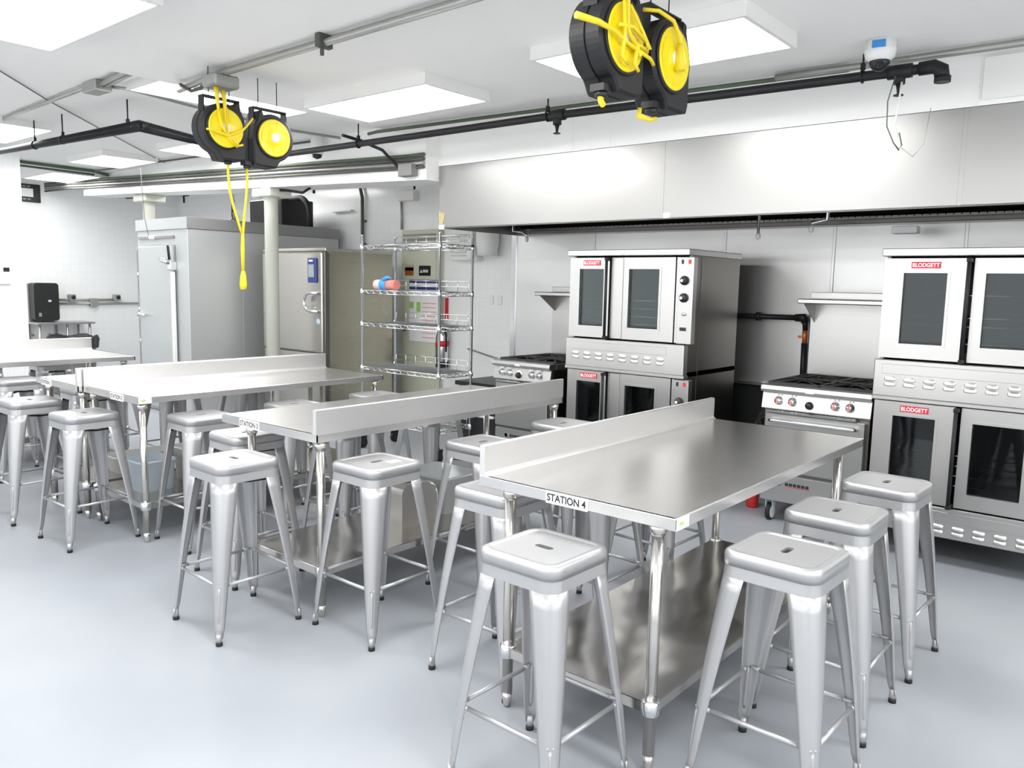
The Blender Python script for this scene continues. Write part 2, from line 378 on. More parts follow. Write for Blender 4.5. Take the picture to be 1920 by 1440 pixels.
# ------------------------------------------------------------------ bar stools
def stool_proto():
    t = thing('bar_stool', 'proto', 'bar stool', (0, 0, 0), 'silver metal bar stools', 0, False)
    hs = .157; zt = .785; N = 9
    def loop(h, r, z): return [(x, y, z) for x, y in rrect(h, h, r, N)]
    n = len(loop(1, .1, 0))
    hole = []
    base = rrect(.034, .0125, .0124, N)
    hole = lambda z, k=1.: [(x*k, y*k, z) for x, y in base]
    b = B().rings([loop(hs-.004, .05, .741), loop(hs, .052, .741), loop(hs, .052, zt-.014), loop(hs-.003, .05, zt-.005), loop(hs-.010, .046, zt-.0005),
                   loop(hs-.026, .036, zt), loop(hs-.030, .033, zt-.003), loop(hs-.034, .031, zt-.003)], False, True)
    b.rings([loop(hs-.034, .031, zt-.003), hole(zt-.003)], False, False).rings([hole(zt-.003), hole(zt-.012)], False, False)
    build('seat', b, STOOL, t)
    tagit(build('slot_shade', B().add(hole(zt-.0115, 1.02), [tuple(range(n))]).rings([hole(zt-.0115, 1.02), hole(zt-.03, 1.02)], False, False), RUB, t), 'black insert for the shade in the hand slot')  # black insert stands for the shade inside the open slot
    def lp2(h, r, z): return [(x, y, z) for x, y in rrect(h, h, r, N)]
    b = B().rings([lp2(.149, .050, .743), lp2(.1545, .0525, .741), lp2(.1578, .0546, .7035), lp2(.1545, .052, .7035)], False, False, True, True)
    build('apron', b, STOOL, t)
    for sx in (1, -1):
        for sy in (1, -1):
            rs = []; L = 14
            for i in range(L+1):
                k = i/L; z = .7035*(1-k)+.03*k
                c = .1578+.0552*k+.005*sin(PI*k)
                w = (.088*(1-k)+.029*k) if k < .93 else .022
                rr = w*.62; th = .0035
                pts = [(-w, 0), (-w*.8, 0)]+[(-rr+rr*cos(a), -rr+rr*sin(a)) for a in [PI/2*(1-j/6) for j in range(7)]]+[(0, -w*.8), (0, -w)]
                ri = rr-th
                inn = [(-th, -w), (-th, -w*.8)]+[(-rr+ri*cos(a), -rr+ri*sin(a)) for a in [PI/2*j/6 for j in range(7)]]+[(-w*.8, -th), (-w, -th)]
                rs.append([(sx*(c+px), sy*(c+py), z) for px, py in pts+inn])
            b = B().rings(rs, True, True)
            # pressed rib low on the outer corner
            rib = []
            for i in range(9):
                k = .66+.25*i/8; z = .7035*(1-k)+.03*k; c = .1578+.0552*k+.005*sin(PI*k); w = .088*(1-k)+.029*k; q = c-.62*w*.293-.003
                rib.append((sx*q, sy*q, z))
            b.tube(rib, [.003]+[.0075]*7+[.003], 8)
            q = .213-.011
            b.cyl((sx*q, sy*q, .055), (sx*q, sy*q, .012), .0125, .0135, 14)
            lg = build('leg', b, STOOL, t)
            build('rubber_foot', B().cyl((sx*q, sy*q, 0), (sx*q, sy*q, .016), .015, .0145, 16), RUB, lg)
    k = .66; c = .1578+.0552*k+.005*sin(PI*k); z = .7035*(1-k)+.03*k
    for sx, sy, ax in ((0, 1, 0), (0, -1, 0), (1, 0, 1), (-1, 0, 1)):
        e = c-.012; i = c-.055
        if ax == 0: p = [(-i, sy*e, z), (i, sy*e, z)]; fl = [[(s_*i, sy*e, z), (s_*(c-.012), sy*(c-.006), z)] for s_ in (1, -1)]
        else: p = [(sx*e, -i, z), (sx*e, i, z)]; fl = [[(sx*e, s_*i, z), (sx*(c-.006), s_*(c-.012), z)] for s_ in (1, -1)]
        b = B().tube(p, .0078, 10)
        for q in fl: b.tube(q, [.0085, .0045], 8)
        build('foot_rail', b, STOOL, t)
    b = B()
    b.tube([(.125, .125, .690), (.05, .05, .672), (-.05, -.05, .672), (-.125, -.125, .690)], .006, 8)
    b.tube([(-.125, .125, .690), (-.05, .05, .678), (.05, -.05, .678), (.125, -.125, .690)], .006, 8)
    for sx in (1, -1):
        for sy in (1, -1): b.box(sx*.125-.014, sx*.125+.014, sy*.125-.014, sy*.125+.014, .683, .70, .003)
    tagit(build('cross_brace', b, BLACK, t), 'black brace under the seat')
    return t
PROTO = stool_proto(); first = [True]
def stool(x, y, lab, turn=0., sticker=None):
    if first[0]: o = PROTO; first[0] = False
    else: o = copy_tree(PROTO)
    o.location = (x, y, 0); o.rotation_euler = (0, 0, turn+random.uniform(-.035, .035)); o['label'] = lab
    if sticker: build('sticker', B().box(sticker[0]-.03, sticker[0]+.03, sticker[1]-.022, sticker[1]+.022, .7821, .7829), PAPER, o)['label'] = 'white paper sticker on the seat'
    return o
Q = PI/2
STOOLS = [
 (-1.48, 1.95, 'silver bar stool at the near end of the STATION 4 table, under its label', 0, None),
 (-.895, 2.46, 'nearest of the three silver bar stools along the right side of the STATION 4 table', Q, None),
 (-.935, 3.06, 'middle of the three silver bar stools along the right side of the STATION 4 table', Q, None),
 (-.925, 3.69, 'farthest of three silver bar stools right of the STATION 4 table, before the oven', Q, None),
 (-2.07, 2.44, 'silver bar stool tucked under the left front corner of the STATION 4 table', Q, None),
 (-2.10, 3.14, 'silver bar stool mostly hidden under the STATION 4 table, behind the corner stool', Q, None),
 (-2.12, 3.82, 'silver bar stool under the far left of the STATION 4 table', Q, None),
 (-2.79, 2.38, 'silver bar stool with white sticker beside the back of the STATION 3 upstand, nearest one', Q, (.055, -.055)),
 (-2.765, 3.09, 'silver bar stool behind the STATION 4 upstand, just right of the STATION 3 upstand back', Q, None),
 (-2.815, 3.87, 'silver bar stool near the far end of the STATION 3 table, before the left oven', Q, None),
 (-3.31, 1.965, 'silver bar stool with white sticker at the near end of the STATION 3 table', 0, (.07, .035)),
 (-3.84, 2.36, 'silver bar stool tucked under the label corner of the STATION 3 table', Q, None),
 (-3.87, 3.08, 'silver bar stool under the middle of the left side of the STATION 3 table', Q, None),
 (-3.87, 3.78, 'silver bar stool under the far left side of the STATION 3 table', Q, None),
 (-4.53, 2.475, 'nearest silver bar stool on the right side of the STATION 2 table', Q, None),
 (-4.54, 3.15, 'middle silver bar stool on the right side of the STATION 2 table', Q, None),
 (-4.53, 3.86, 'farthest silver bar stool right of the STATION 2 table, by the wire shelving', Q, None),
 (-5.06, 2.01, 'silver bar stool at the near end of the STATION 2 table, under its label', 0, None),
 (-5.84, 1.98, 'silver bar stool at the near end of the STATION 1 table, under its label', 0, None),
 (-6.25, 2.52, 'nearest silver bar stool on the far side of the STATION 1 table', Q, None),
 (-6.3, 3.2, 'middle silver bar stool on the far side of the STATION 1 table', Q, None),
 (-6.28, 3.86, 'farthest silver bar stool on the far side of the STATION 1 table', Q, None),
 (-7.10, 2.31, 'silver bar stool before the leftmost table, seat cut by the left edge', Q, None),
 (-7.05, 3.02, 'silver bar stool below the far right corner of the leftmost table', Q, None),
 (-8.42, 2.45, 'silver bar stool beyond the leftmost table', Q, None),
 (-8.4, 3.05, 'silver bar stool beyond the leftmost table, nearer the walk-in cooler', Q, None),
]
for s in STOOLS: stool(*s)

# ------------------------------------------------------------------ work tables
def work_table(x0, x1, y0, y1, side, lab, sign=None, sgx=None, tag=None, ia=.09, ib=.09, iy=.065):
    """top z .9; side -1: upstand along x0, +1: along x1"""
    T = .9
    t = thing('work_table', lab, 'work table', ((x0+x1)/2, (y0+y1)/2, 0), 'stainless work tables')
    r = .016
    # top: rolled edge section on the open long side, square ends
    prof = [(x0, T-.04), (x0, T-.004), (x0+.004, T), (x1-.004, T), (x1, T-.004), (x1, T-.04), (x1-.012, T-.04), (x1-.012, T-.006), (x0+.012, T-.006), (x0+.012, T-.04)]
    b = B().prism(prof, 'xz', y0, y1)
    b.box(x0, x1, y0-.0012, y0+.012, T-.0402, T, .0022); b.box(x0, x1, y1-.012, y1+.0012, T-.0402, T, .0022)
    b.box(x0+.25, x1-.25, y0+.05, y1-.05, T-.035, T-.006)
    build('tabletop', b, TOP, t)
    xs = x0 if side < 0 else x1; d = 1 if side < 0 else -1
    prof = [(xs, T-.004), (xs, T+.112), (xs+d*.0035, T+.1145), (xs+d*.020, T+.1145), (xs+d*.0235, T+.111), (xs+d*.0235, T+.014), (xs+d*.028, T+.005), (xs+d*.040, T+.0005), (xs+d*.040, T-.004)]
    build('upstand', B().prism(prof, 'xz', y0, y1), UPST, t)
    lx = (x0+ia, x1-ib); ly = (y0+iy, y1-iy)
    for x in lx:
        for y in ly:
            lg = build('leg', B().lathe([(.0205, .06), (.0205, T-.04)], (x, y, 0), n=20), LEGM, t)
            build('bullet_foot', B().lathe([(.006, 0), (.013, .003), (.017, .03), (.0205, .062)], (x, y, 0), n=18), LEGM, lg)
            build('leg_socket', B().lathe([(.03, T-.041), (.03, T-.07), (.0225, T-.085)], (x, y, 0), n=20), LEGM, lg)
    zs = .245; a0, a1, c0, c1 = lx[0]-.015, lx[1]+.015, ly[0]-.015, ly[1]+.015
    b = B().box(a0, a1, c0, c1, zs-.004, zs, .001)
    for q in ((a0, a0+.004, c0, c1), (a1-.004, a1, c0, c1), (a0, a1, c0, c0+.004), (a0, a1, c1-.004, c1)): b.box(*q, zs-.038, zs-.001)
    build('undershelf', b, SHELFM, t)
    for x in lx:
        for y in ly:
            b = B().lathe([(.027, zs-.045), (.031, zs-.04), (.031, zs+.004), (.024, zs+.009)], (x, y, 0), n=20)
            build('shelf_bracket', b, CHROME, t)
    if sign:
        w, h = .175, .044; zc = T-.021
        s = build('station_label', B().box(sgx-w/2, sgx+w/2, y0-.0030, y0-.0013, zc-h/2, zc+h/2), PAPER, t); s['label'] = 'white printed label'
        b = B(); text_faces(b, sign, (sgx-w/2+.006, y0-.0031, zc-.0135), (1, 0, 0), (0, 0, 1), .027, .0006, w-.013, .022)
        build('lettering', b, INK, s)
    if tag is not None:
        xf, d = tag
        s = build('maker_sticker', B().box(xf, xf+d*.0015, y0+.004, y0+.085, T-.0405, T-.0015), PAPER, t); s['label'] = 'small white sticker with green print'
        build('sticker_print', B().box(xf+d*.0015, xf+d*.0022, y0+.022, y0+.05, T-.026, T-.016), GREEN, s)
    return t
work_table(-1.945, -1.132, 2.155, 4.04, -1, 'stainless work table labelled STATION 4, nearest the camera', 'STATION 4', -1.545, (-1.132, 1), .10, .095)
work_table(-3.815, -3.003, 2.2, 4.115, 1, 'stainless work table labelled STATION 3, its upstand back towards the camera', 'STATION 3', -3.555, None, .2, .035, .05)
work_table(-5.412, -4.67, 2.155, 4.05, -1, 'stainless work table labelled STATION 2, upstand reflecting warm light', 'STATION 2', -4.935, (-4.67, 1), .04, .045, .05)
work_table(-6.11, -5.425, 2.12, 4.0, 1, 'stainless work table labelled STATION 1, back to back with STATION 2', 'STATION 1', -5.93, None, .1, .04, .05)
work_table(-8.18, -7.245, 1.4, 3.34, -1, 'unlabelled stainless work table at the left edge of the photo')

# ------------------------------------------------------------------ things on the undershelves
def tub(name, x0, x1, y0, y1, z0, z1, m, lab, cat, grp=None, tp=.9):
    cx, cy = (x0+x1)/2, (y0+y1)/2; hx, hy = (x1-x0)/2, (y1-y0)/2; rs = []
    for k, z in ((tp, z0), (1, z1-.012), (1.05, z1-.011), (1.05, z1), (.97, z1), (tp-.03, z0+.006)):
        rs.append([(cx+x*k, cy+y*k, z) for x, y in rrect(hx, hy, min(hx, hy)*.3, 5)])
    return solo(name, B().rings(rs, True, True), m, lab, cat, (cx, cy, z0), grp)
zs = .2451
tub('storage_bin', -5.20, -4.93, 2.28, 2.52, zs, zs+.2, LBLUE, 'pale blue bin on the STATION 2 undershelf, behind its near leg', 'bin')
tub('storage_bin', -5.22, -4.88, 2.62, 2.98, zs, zs+.23, WPL, 'white bin on the STATION 2 undershelf, beside the blue bin', 'bin')
tub('storage_bin', -5.20, -4.90, 3.10, 3.4, zs, zs+.2, WPL, 'white bin farthest along the STATION 2 undershelf', 'bin')
tub('plastic_tray', -5.75, -5.55, 2.4, 2.85, zs, zs+.12, WPL, 'white tray on the STATION 1 undershelf', 'tray')
tub('clear_container', -3.60, -3.22, 3.26, 3.58, zs, zs+.22, CLEARP, 'clear plastic container on the STATION 3 undershelf, beside the rounded steel housing', 'container')
tub('clear_container', -3.62, -3.24, 3.64, 3.94, zs, zs+.2, CLEARP, 'clear plastic container at the far end of the STATION 3 undershelf', 'container')
# rounded steel panel standing on the shelf
poly = [(2.93, zs), (3.2, zs), (3.2, zs+.11)]+arc(3.1, zs+.14, .1, -10, 90, 8)+[(3.0, zs+.24)]+arc(2.98, zs+.19, .05, 90, 180, 5)
t = thing('mixer_guard', 'rounded grey-green steel housing on the STATION 3 undershelf behind the stickered stool', 'housing', (-3.3, 3.06, zs))
build('shell', B().prism(poly, 'yz', -3.42, -3.22), COMBI, t)
build('rim', B().tube([(-3.215, y, z) for y, z in poly[1:13]], .006, 8), CHROME, t)

# ------------------------------------------------------------------ hood
t = thing('exhaust_hood', 'long stainless exhaust hood over the cooking line', 'exhaust hood', (-2.2, 5.1, 2.095))
x0, x1, y0, z0, z1 = -5.14, 1.2, 5.1, 2.095, 2.63
segs = (x0, -2.905, -1.02, x1)
for i in range(3):
    b = B().box(segs[i]+.002, segs[i+1]-.002, y0, y0+.012, z0, z1, .002)
    b.box(segs[i]+.002, segs[i+1]-.002, y0, y0+.05, z0, z0+.006)
    build('front_panel', b, HOOD, t)
for x in segs[1:3]: build('seam_strip', B().box(x-.012, x+.012, y0-.004, y0+.002, z0+.003, z1, .002), HOOD, t)
build('side_panel', B().box(x0, x0+.012, y0+.012, YH-.01, z0+.0, z1), HOOD, t)
build('top_panel', B().box(x0, x1, y0+.012, YH-.01, z1-.012, z1), HOOD, t)
b = B().quad((x0+.02, 5.55, 2.60), (x1, 5.55, 2.60), (x1, 6.22, 2.16), (x0+.02, 6.22, 2.16))
k = x0+.02
while k < x1-.1:
    b.quad((k, 5.54, 2.602), (k+.008, 5.54, 2.602), (k+.008, 6.215, 2.15), (k, 6.215, 2.15)); k += .05
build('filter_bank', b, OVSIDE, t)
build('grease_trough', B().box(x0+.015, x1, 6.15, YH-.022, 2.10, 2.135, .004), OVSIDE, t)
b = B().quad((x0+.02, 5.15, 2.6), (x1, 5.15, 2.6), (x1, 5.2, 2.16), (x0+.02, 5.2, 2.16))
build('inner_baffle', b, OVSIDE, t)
build('junction_box', B().box(-1.585, -1.425, 5.93, 6.02, 2.01, 2.06, .004), PAPER, t)['label'] = 'grey-white box under the hood'
def sticker(xa, xb, za, zb, m, name, lab): build(name, B().box(xa, xb, y0-.003, y0-.0005, za, zb), m, t)['label'] = lab
sticker(-5.137, -5.07, 2.085, 2.125, PAPER, 'white_tag', 'white tag at the lower left corner'); sticker(-2.89, -2.835, 2.10, 2.135, PAPER, 'white_tag', 'white tag beside the seam')
b = B().prism([(-5.135, 2.13), (-5.085, 2.132), (-5.07, 2.19), (-5.062, 2.235), (-5.082, 2.222), (-5.09, 2.24), (-5.105, 2.225), (-5.12, 2.242), (-5.137, 2.232)], 'xz', y0-.003, y0-.0005)
build('paper_note', b, YPAPER, t)['label'] = 'crumpled yellow note'
def nozzle(x, y, zt, pts, lab):
    n = thing('fire_nozzle', lab, 'nozzle', (x, y, zt), 'fire suppression nozzles under the hood')
    build('drop_pipe', B().tube(pts, .011, 8), CHROME, n)
    p = pts[-1]; build('nozzle_tip', B().lathe([(.012, p[2]), (.019, p[2]-.02), (.017, p[2]-.04), (.008, p[2]-.048)], (p[0], p[1], 0), n=12), WPL, n)
nozzle(-4.70, 5.8, 2.1, [(-4.86, 5.8, 2.617), (-4.86, 5.8, 2.105), (-4.76, 5.8, 2.098), (-4.71, 5.8, 2.075), (-4.70, 5.8, 2.05)], 'chrome fire nozzle under the left end of the hood')
nozzle(-2.48, 5.8, 2.1, [(-2.48, 5.8, 2.617), (-2.48, 5.8, 2.03)], 'straight fire nozzle hanging left of centre over the right-hand range')
nozzle(-2.09, 5.8, 2.1, [(-1.98, 5.8, 2.617), (-1.98, 5.8, 2.105), (-2.08, 5.8, 2.09), (-2.09, 5.8, 2.07)], 'elbowed fire nozzle above the right-hand range')

# ------------------------------------------------------------------ double ovens
def double_oven(lab, xl, xr, ldoor, lwin, rdoor, rwin, panel, ztop):
    yF = 5.15; t = thing('double_convection_oven', lab, 'oven', ((xl+xr)/2, yF+.4, 0), 'stacked double ovens on the cooking line')
    yR = 6.0
    for k, (zb, zt) in enumerate(((.965, ztop-.05), (.17, .96))):
        dz1 = zt-.008 if k == 0 else .955; dz0 = 1.218 if k == 0 else .367
        # cabinet: side skins + back + top/bottom, open front
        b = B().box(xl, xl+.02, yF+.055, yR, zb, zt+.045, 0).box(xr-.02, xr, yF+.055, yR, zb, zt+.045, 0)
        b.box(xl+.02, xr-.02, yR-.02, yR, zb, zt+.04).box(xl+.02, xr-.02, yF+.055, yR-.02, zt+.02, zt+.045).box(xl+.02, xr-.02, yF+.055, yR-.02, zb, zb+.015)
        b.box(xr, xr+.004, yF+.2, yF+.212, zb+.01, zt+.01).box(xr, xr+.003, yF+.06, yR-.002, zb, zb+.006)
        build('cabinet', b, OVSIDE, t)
        # cavity
        cx0, cx1 = lwin[0]-.06, rwin[1]+.06; cz0, cz1 = dz0+.05, dz1-.02; cy0, cy1 = yF+.06, yR-.15
        b = B().quad((cx0, cy1, cz0), (cx1, cy1, cz0), (cx1, cy1, cz1), (cx0, cy1, cz1))
        for x in (cx0, cx1): b.quad((x, cy0, cz0), (x, cy1, cz0), (x, cy1, cz1), (x, cy0, cz1))
        for z in (cz0, cz1): b.quad((cx0, cy0, z), (cx1, cy0, z), (cx1, cy1, z), (cx0, cy1, z))
        build('cavity', b, CAV, t)
        zz = [cz0+.06, cz0+.12, cz0+.18, cz0+.24] if xl < -2 or k else [cz0+.05, cz0+.15, cz0+.2, cz0+.33]
        for z in zz:
            b = B()
            for y in (cy0+.03, cy1-.04): b.tube([(cx0+.02, y, z), (cx1-.02, y, z)], .0045, 6)
            x = cx0+.03
            while x < cx1-.02: b.tube([(x, cy0+.03, z+.004), (x, cy1-.04, z+.004)], .0022, 4); x += .035
            build('oven_rack', b, CHROME, t)
        for (da, db), (wa, wb), nm in ((ldoor, lwin, 0), (rdoor, rwin, 1)):
            w0, w1 = dz0+.088, dz1-.085
            b = B().frame(da, db, dz0, dz1, wa-.014, wb+.014, w0-.014, w1+.014, yF, yF+.05)
            b.frame(wa-.016, wb+.016, w0-.016, w1+.016, wa, wb, w0, w1, yF-.004, yF+.02)
            d = build('door', b, OVEN, t)
            build('window', B().box(wa, wb, yF+.018, yF+.024, w0, w1), GLASS if k == 0 else GLASSD, d)
            if nm == 0:
                s = build('brand_plate', B().box((wa+wb)/2-.078, (wa+wb)/2+.078, yF-.004, yF-.0005, dz1-.058, dz1-.02), RED, d); s['label'] = 'red name plate'
                b = B(); text_faces(b, 'BLODGETT', ((wa+wb)/2-.072, yF-.0042, dz1-.051), (1, 0, 0), (0, 0, 1), .024, .0006, .144, .02)
                build('lettering', b, PAPER, s)
            else:
                b = B().tube([(da-.02, yF-.045, dz0+.0), (da-.02, yF-.045, dz1-.005)], .011, 10)
                for z in (dz0+.005, dz1-.012): b.box(da-.033, da-.007, yF-.058, yF+.02, z-.012, z+.012, .003)
                build('door_handle', b, BLKP, d)
                if ldoor[1]-ldoor[0] < .4: build('door_strip', B().box(da+.002, da+.103, yF-.008, yF-.0005, dz0+.002, dz1-.002, .002), OVEN, d)
        # control panel
        p0, p1 = panel
        b = B().box(p0, p1, yF-.012, yF+.05, dz0-.005, dz1, .003).box(p0-.022, p0-.004, yF, yF+.05, dz0, dz1)
        cp = build('control_panel', b, OVEN, t)
        px = (p0+p1)/2; H_ = dz1-dz0
        for q in (.73, .53): build('dial', B().lathe([(.033, yF-.012), (.033, yF-.024), (.026, yF-.03), (.022, yF-.045), (.002, yF-.046)], (px-.008, 0, dz0+H_*q), 'y', 24), BLACK, cp)
        for q in (.73, .53): build('dial_cap', B().lathe([(.011, yF-.046), (.011, yF-.049), (.001, yF-.05)], (px-.014, 0, dz0+H_*q-.002), 'y', 16), WPL, cp)
        build('push_button', B().lathe([(.012, yF-.012), (.012, yF-.03), (.001, yF-.032)], (px, 0, dz0+H_*.34), 'y', 16), CHROME, cp)
        build('switch', B().box(px-.028, px-.006, yF-.02, yF-.012, dz0+H_*.145, dz0+H_*.185).box(px-.004, px+.016, yF-.022, yF-.012, dz0+H_*.145, dz0+H_*.185), BLACK, cp)
        build('red_badge', B().box(px+.016, px+.038, yF-.0135, yF-.012, dz0+H_*.92, dz0+H_*.97), REDP, cp)
        build('black_badge', B().box(px-.038, px-.02, yF-.0135, yF-.012, dz0+H_*.92, dz0+H_*.97), BLACK, cp)
        # louvred band under the doors
        l0, l1 = (.985, 1.205) if k == 0 else (.178, .358)
        b = B().box(xl-.012, xr+.0, yF-.012, yF+.055, l0, l1, .004)
        b.box(xl+.035, xr-.14, yF-.0155, yF-.012, l1-.085, l1-.025, .003)
        xx = xl+.05
        step = (xr-xl-.1)/8.6
        for i in range(8):
            for z in (l1-.114, l1-.146):
                def lv(x, k): return [(x, yF-.012, z+.014*k), (x, yF-.012-.002*k, z+.012*k), (x, yF-.012-.012*k, z-.008*k), (x, yF-.012-.010*k, z-.012*k), (x, yF-.012, z-.012*k)]
                b.rings([lv(xx, .35), lv(xx+.006, .8), lv(xx+.014, 1), lv(xx+step*.62-.014, 1), lv(xx+step*.62-.006, .8), lv(xx+step*.62, .35)], True, True)
            xx += step
        build('louvre_band', b, OVEN, t)
        if k == 0: build('lower_cap', B().box(xl-.012, xr+.01, yF-.02, yF+.055, .962, .985, .003), OVEN, t)
    b = B().box(xl-.012, xr+.012, yF-.022, yR, ztop-.045, ztop, .004)
    build('top_cap', b, OVEN, t)
    build('cap_badge', B().lathe([(.016, yF-.022), (.016, yF-.025), (.001, yF-.0255)], ((xl+xr)/2-.02, 0, ztop-.022), 'y', 16), PAPER, t)
    for x in (xl+.07, xr-.07):
        for y in (yF+.09, yR-.09):
            build('leg', B().lathe([(.014, 0), (.022, .01), (.022, .04), (.028, .05), (.028, .17)], (x, y, 0), n=16), BLKP, t)
    return t
double_oven('stacked double oven in the middle, knob panel and dark side towards the camera', -3.725, -2.70, (-3.722, -3.358), (-3.629, -3.406), (-3.337, -2.80), (-3.183, -2.927), (-2.767, -2.652), 1.885)
double_oven('stacked double oven at the right edge of the photo', -1.40, -.375, (-1.398, -.955), (-1.288, -1.055), (-.922, -.475), (-.861, -.60), (-.44, -.325), 1.867)

# ------------------------------------------------------------------ ranges
def cook_range(lab, xl, xr, zt, red):
    yF, yR = 5.3, 6.16
    t = thing('gas_range', lab, 'gas range', ((xl+xr)/2, yF+.4, 0), 'gas ranges on the cooking line')
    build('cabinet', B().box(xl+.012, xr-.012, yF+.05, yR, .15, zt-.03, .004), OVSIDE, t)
    build('front_ledge', B().prism([(yF, zt-.045), (yF-.006, zt-.03), (yF, zt-.004), (yF+.012, zt), (yF+.09, zt), (yF+.09, zt-.05), (yF+.02, zt-.05)], 'yz', xl, xr), OVEN, t)
    build('side_rail', B().box(xl, xl+.02, yF+.09, yR, zt-.05, zt, .003).box(xr-.02, xr, yF+.09, yR, zt-.05, zt, .003), OVEN, t)
    b = B().box(xl+.02, xr-.02, yF+.09, yR, zt-.045, zt-.03)
    build('burner_tray', b, IRON, t)
    mx = (xl+xr)/2
    for cx in ((xl+mx)/2+.005, (xr+mx)/2-.005):
        for cy in (yF+.27, yF+.64):
            b = B(); w = (xr-xl)*.235; h = .175; z = zt+.004
            for a in ((cx-w, cy-h), ):
                for k in (-1, 1):
                    b.box(cx-w, cx+w, cy+k*h-.007, cy+k*h+.007, z-.012, z+.012, .003); b.box(cx+k*w-.007, cx+k*w+.007, cy-h, cy+h, z-.012, z+.012, .003)
            for i in range(8):
                a = PI/4*i; R_ = min(w, h)*(1.0 if i % 2 == 0 else 1.2)
                b.tube([(cx+.035*cos(a), cy+.035*sin(a), z+.016), (cx+R_*cos(a), cy+R_*sin(a), z+.006)], .0065, 6)
            g = build('burner_grate', b, IRON, t)
            build('burner_head', B().lathe([(.05, zt-.03), (.05, zt-.012), (.035, zt-.004), (.002, zt-.003)], (cx, cy, 0), n=18), IRON, g)
    z1, z0 = zt-.05, zt-.166
    p = build('control_panel', B().prism([(yF+.034, z1), (yF+.03, z1-.012), (yF+.012, z0+.006), (yF+.016, z0), (yF+.06, z0), (yF+.06, z1)], 'yz', xl+.004, xr-.004), OVEN, t)
    W = xr-xl
    for q in (.165, .295, .685, .815):
        x = xl+W*q; yy = yF+.024; zc = zt-.105
        k = build('knob', B().lathe([(.030, yy), (.028, yy-.012), (.020, yy-.016), (.020, yy-.034), (.002, yy-.036)], (x, 0, zc), 'y', 22), CHROME, p)
        build('pointer', B().box(x-.005, x+.005, yy-.046, yy-.034, zc-.024, zc+.02, .003), PINK if red else CHROME, k)
        build('dial_mark', B().box(x-.022, x-.002, yF+.009, yF+.018, zt-.064, zt-.057).box(x+.006, x+.018, yF+.009, yF+.018, zt-.064, zt-.057), PAPER, p)
    x = xl+W*.455; yy = yF+.026; zc = zt-.118
    k = build('thermostat_knob', B().lathe([(.026, yy), (.026, yy-.02), (.019, yy-.026), (.019, yy-.034), (.002, yy-.035)], (x, 0, zc), 'y', 22), BLACK, p)
    build('thermostat_bezel', B().lathe([(.033, yy+.004), (.033, yy-.004), (.027, yy-.006)], (x, 0, zc+.008), 'y', 22), PAPER, p)
    build('maker_badge', B().box(xl+W*.42, xl+W*.50, yF-.008, yF-.005, zt-.036, zt-.022), PAPER, t)
    d = build('oven_door', B().box(xl+.03, xr-.03, yF+.012, yF+.06, .372, z0-.028, .006), OVEN, t)
    b = B().tube([(xl+.08, yF+.012, z0-.075), (xl+.085, yF-.028, z0-.072), (xl+.1, yF-.034, z0-.072), (xr-.1, yF-.034, z0-.072), (xr-.085, yF-.028, z0-.072), (xr-.08, yF+.012, z0-.075)], .011, 8)
    build('door_handle', b, CHROME, d)
    build('door_lip', B().box(xl+.035, xr-.085, yF+.002, yF+.02, z0-.024, z0-.006, .004), CHROME, t)
    k = build('kick_panel', B().box(xl+.02, xr-.02, yF+.03, yF+.055, .155, .345, .004), OVEN, t)
    # maker's mark low on the front: ring emblem, dark word block, red line
    e = B().lathe([(.022, yF+.03), (.022, yF+.028), (.017, yF+.028), (.017, yF+.03)], (xl+.15, 0, .285), 'y', 20); build('emblem', e, GREYBOX, k)
    b = B()
    for i in range(6): b.box(xl+.195+i*.028, xl+.217+i*.028, yF+.0275, yF+.0298, .275, .296)
    build('wordmark', b, INK, k); build('wordmark_line', B().box(xl+.2, xl+.365, yF+.0275, yF+.0298, .266, .270), REDP, k)
    for x in (xl+.075, xr-.075):
        for y in (yF+.1, yR-.09):
            c = build('caster', B().prism([(y-.03, .155), (y-.03, .12), (y-.015, .062), (y+.012, .05), (y+.03, .15)], 'yz', x-.026, x-.021).prism([(y-.03, .155), (y-.03, .12), (y-.015, .062), (y+.012, .05), (y+.03, .15)], 'yz', x+.021, x+.026).box(x-.03, x+.03, y-.04, y+.04, .145, .155), LBLUE if red else CHROME, t)
            build('caster_wheel', B().lathe([(.045, x-.017), (.06, x-.014), (.06, x+.014), (.045, x+.017)], (0, y, .06), 'x', 24), RUB, c)
            build('wheel_hub', B().lathe([(.046, x-.018), (.046, x+.018)], (0, y, .06), 'x', 22), WPL, c)
    build('backguard', B().box(xl, xr, yR, yR+.02, zt-.1, 1.53, .003), OVEN, t)
    s = build('high_shelf', B().box(xl-.005, xr+.005, 5.88, yR+.0, 1.515, 1.55, .006).box(xl-.005, xr+.005, yR-.012, yR+.01, 1.55, 1.6, .003), OVEN, t)
    b = B()
    for x in (xl+.03, xr-.034): b.prism([(5.92, 1.515), (yR, 1.515), (yR, 1.37)], 'yz', x, x+.004)
    build('shelf_gusset', b, OVSIDE, s)
    return t
cook_range('steel gas range with pink-marked knobs left of the right-hand oven', -2.18, -1.455, .965, True)
cook_range('steel gas range with chrome knobs at the left end of the cooking line', -4.655, -4.015, .95, False)
t = thing('undercounter_oven', 'low dark-doored oven standing left of the far gas range', 'oven', (-4.95, 5.8, 0))
build('cabinet', B().box(-5.22, -4.68, 5.47, 6.1, .08, .66, .004), OVEN, t); build('top', B().box(-5.24, -4.67, 5.43, 6.12, .66, .70, .004), BLACK, t)
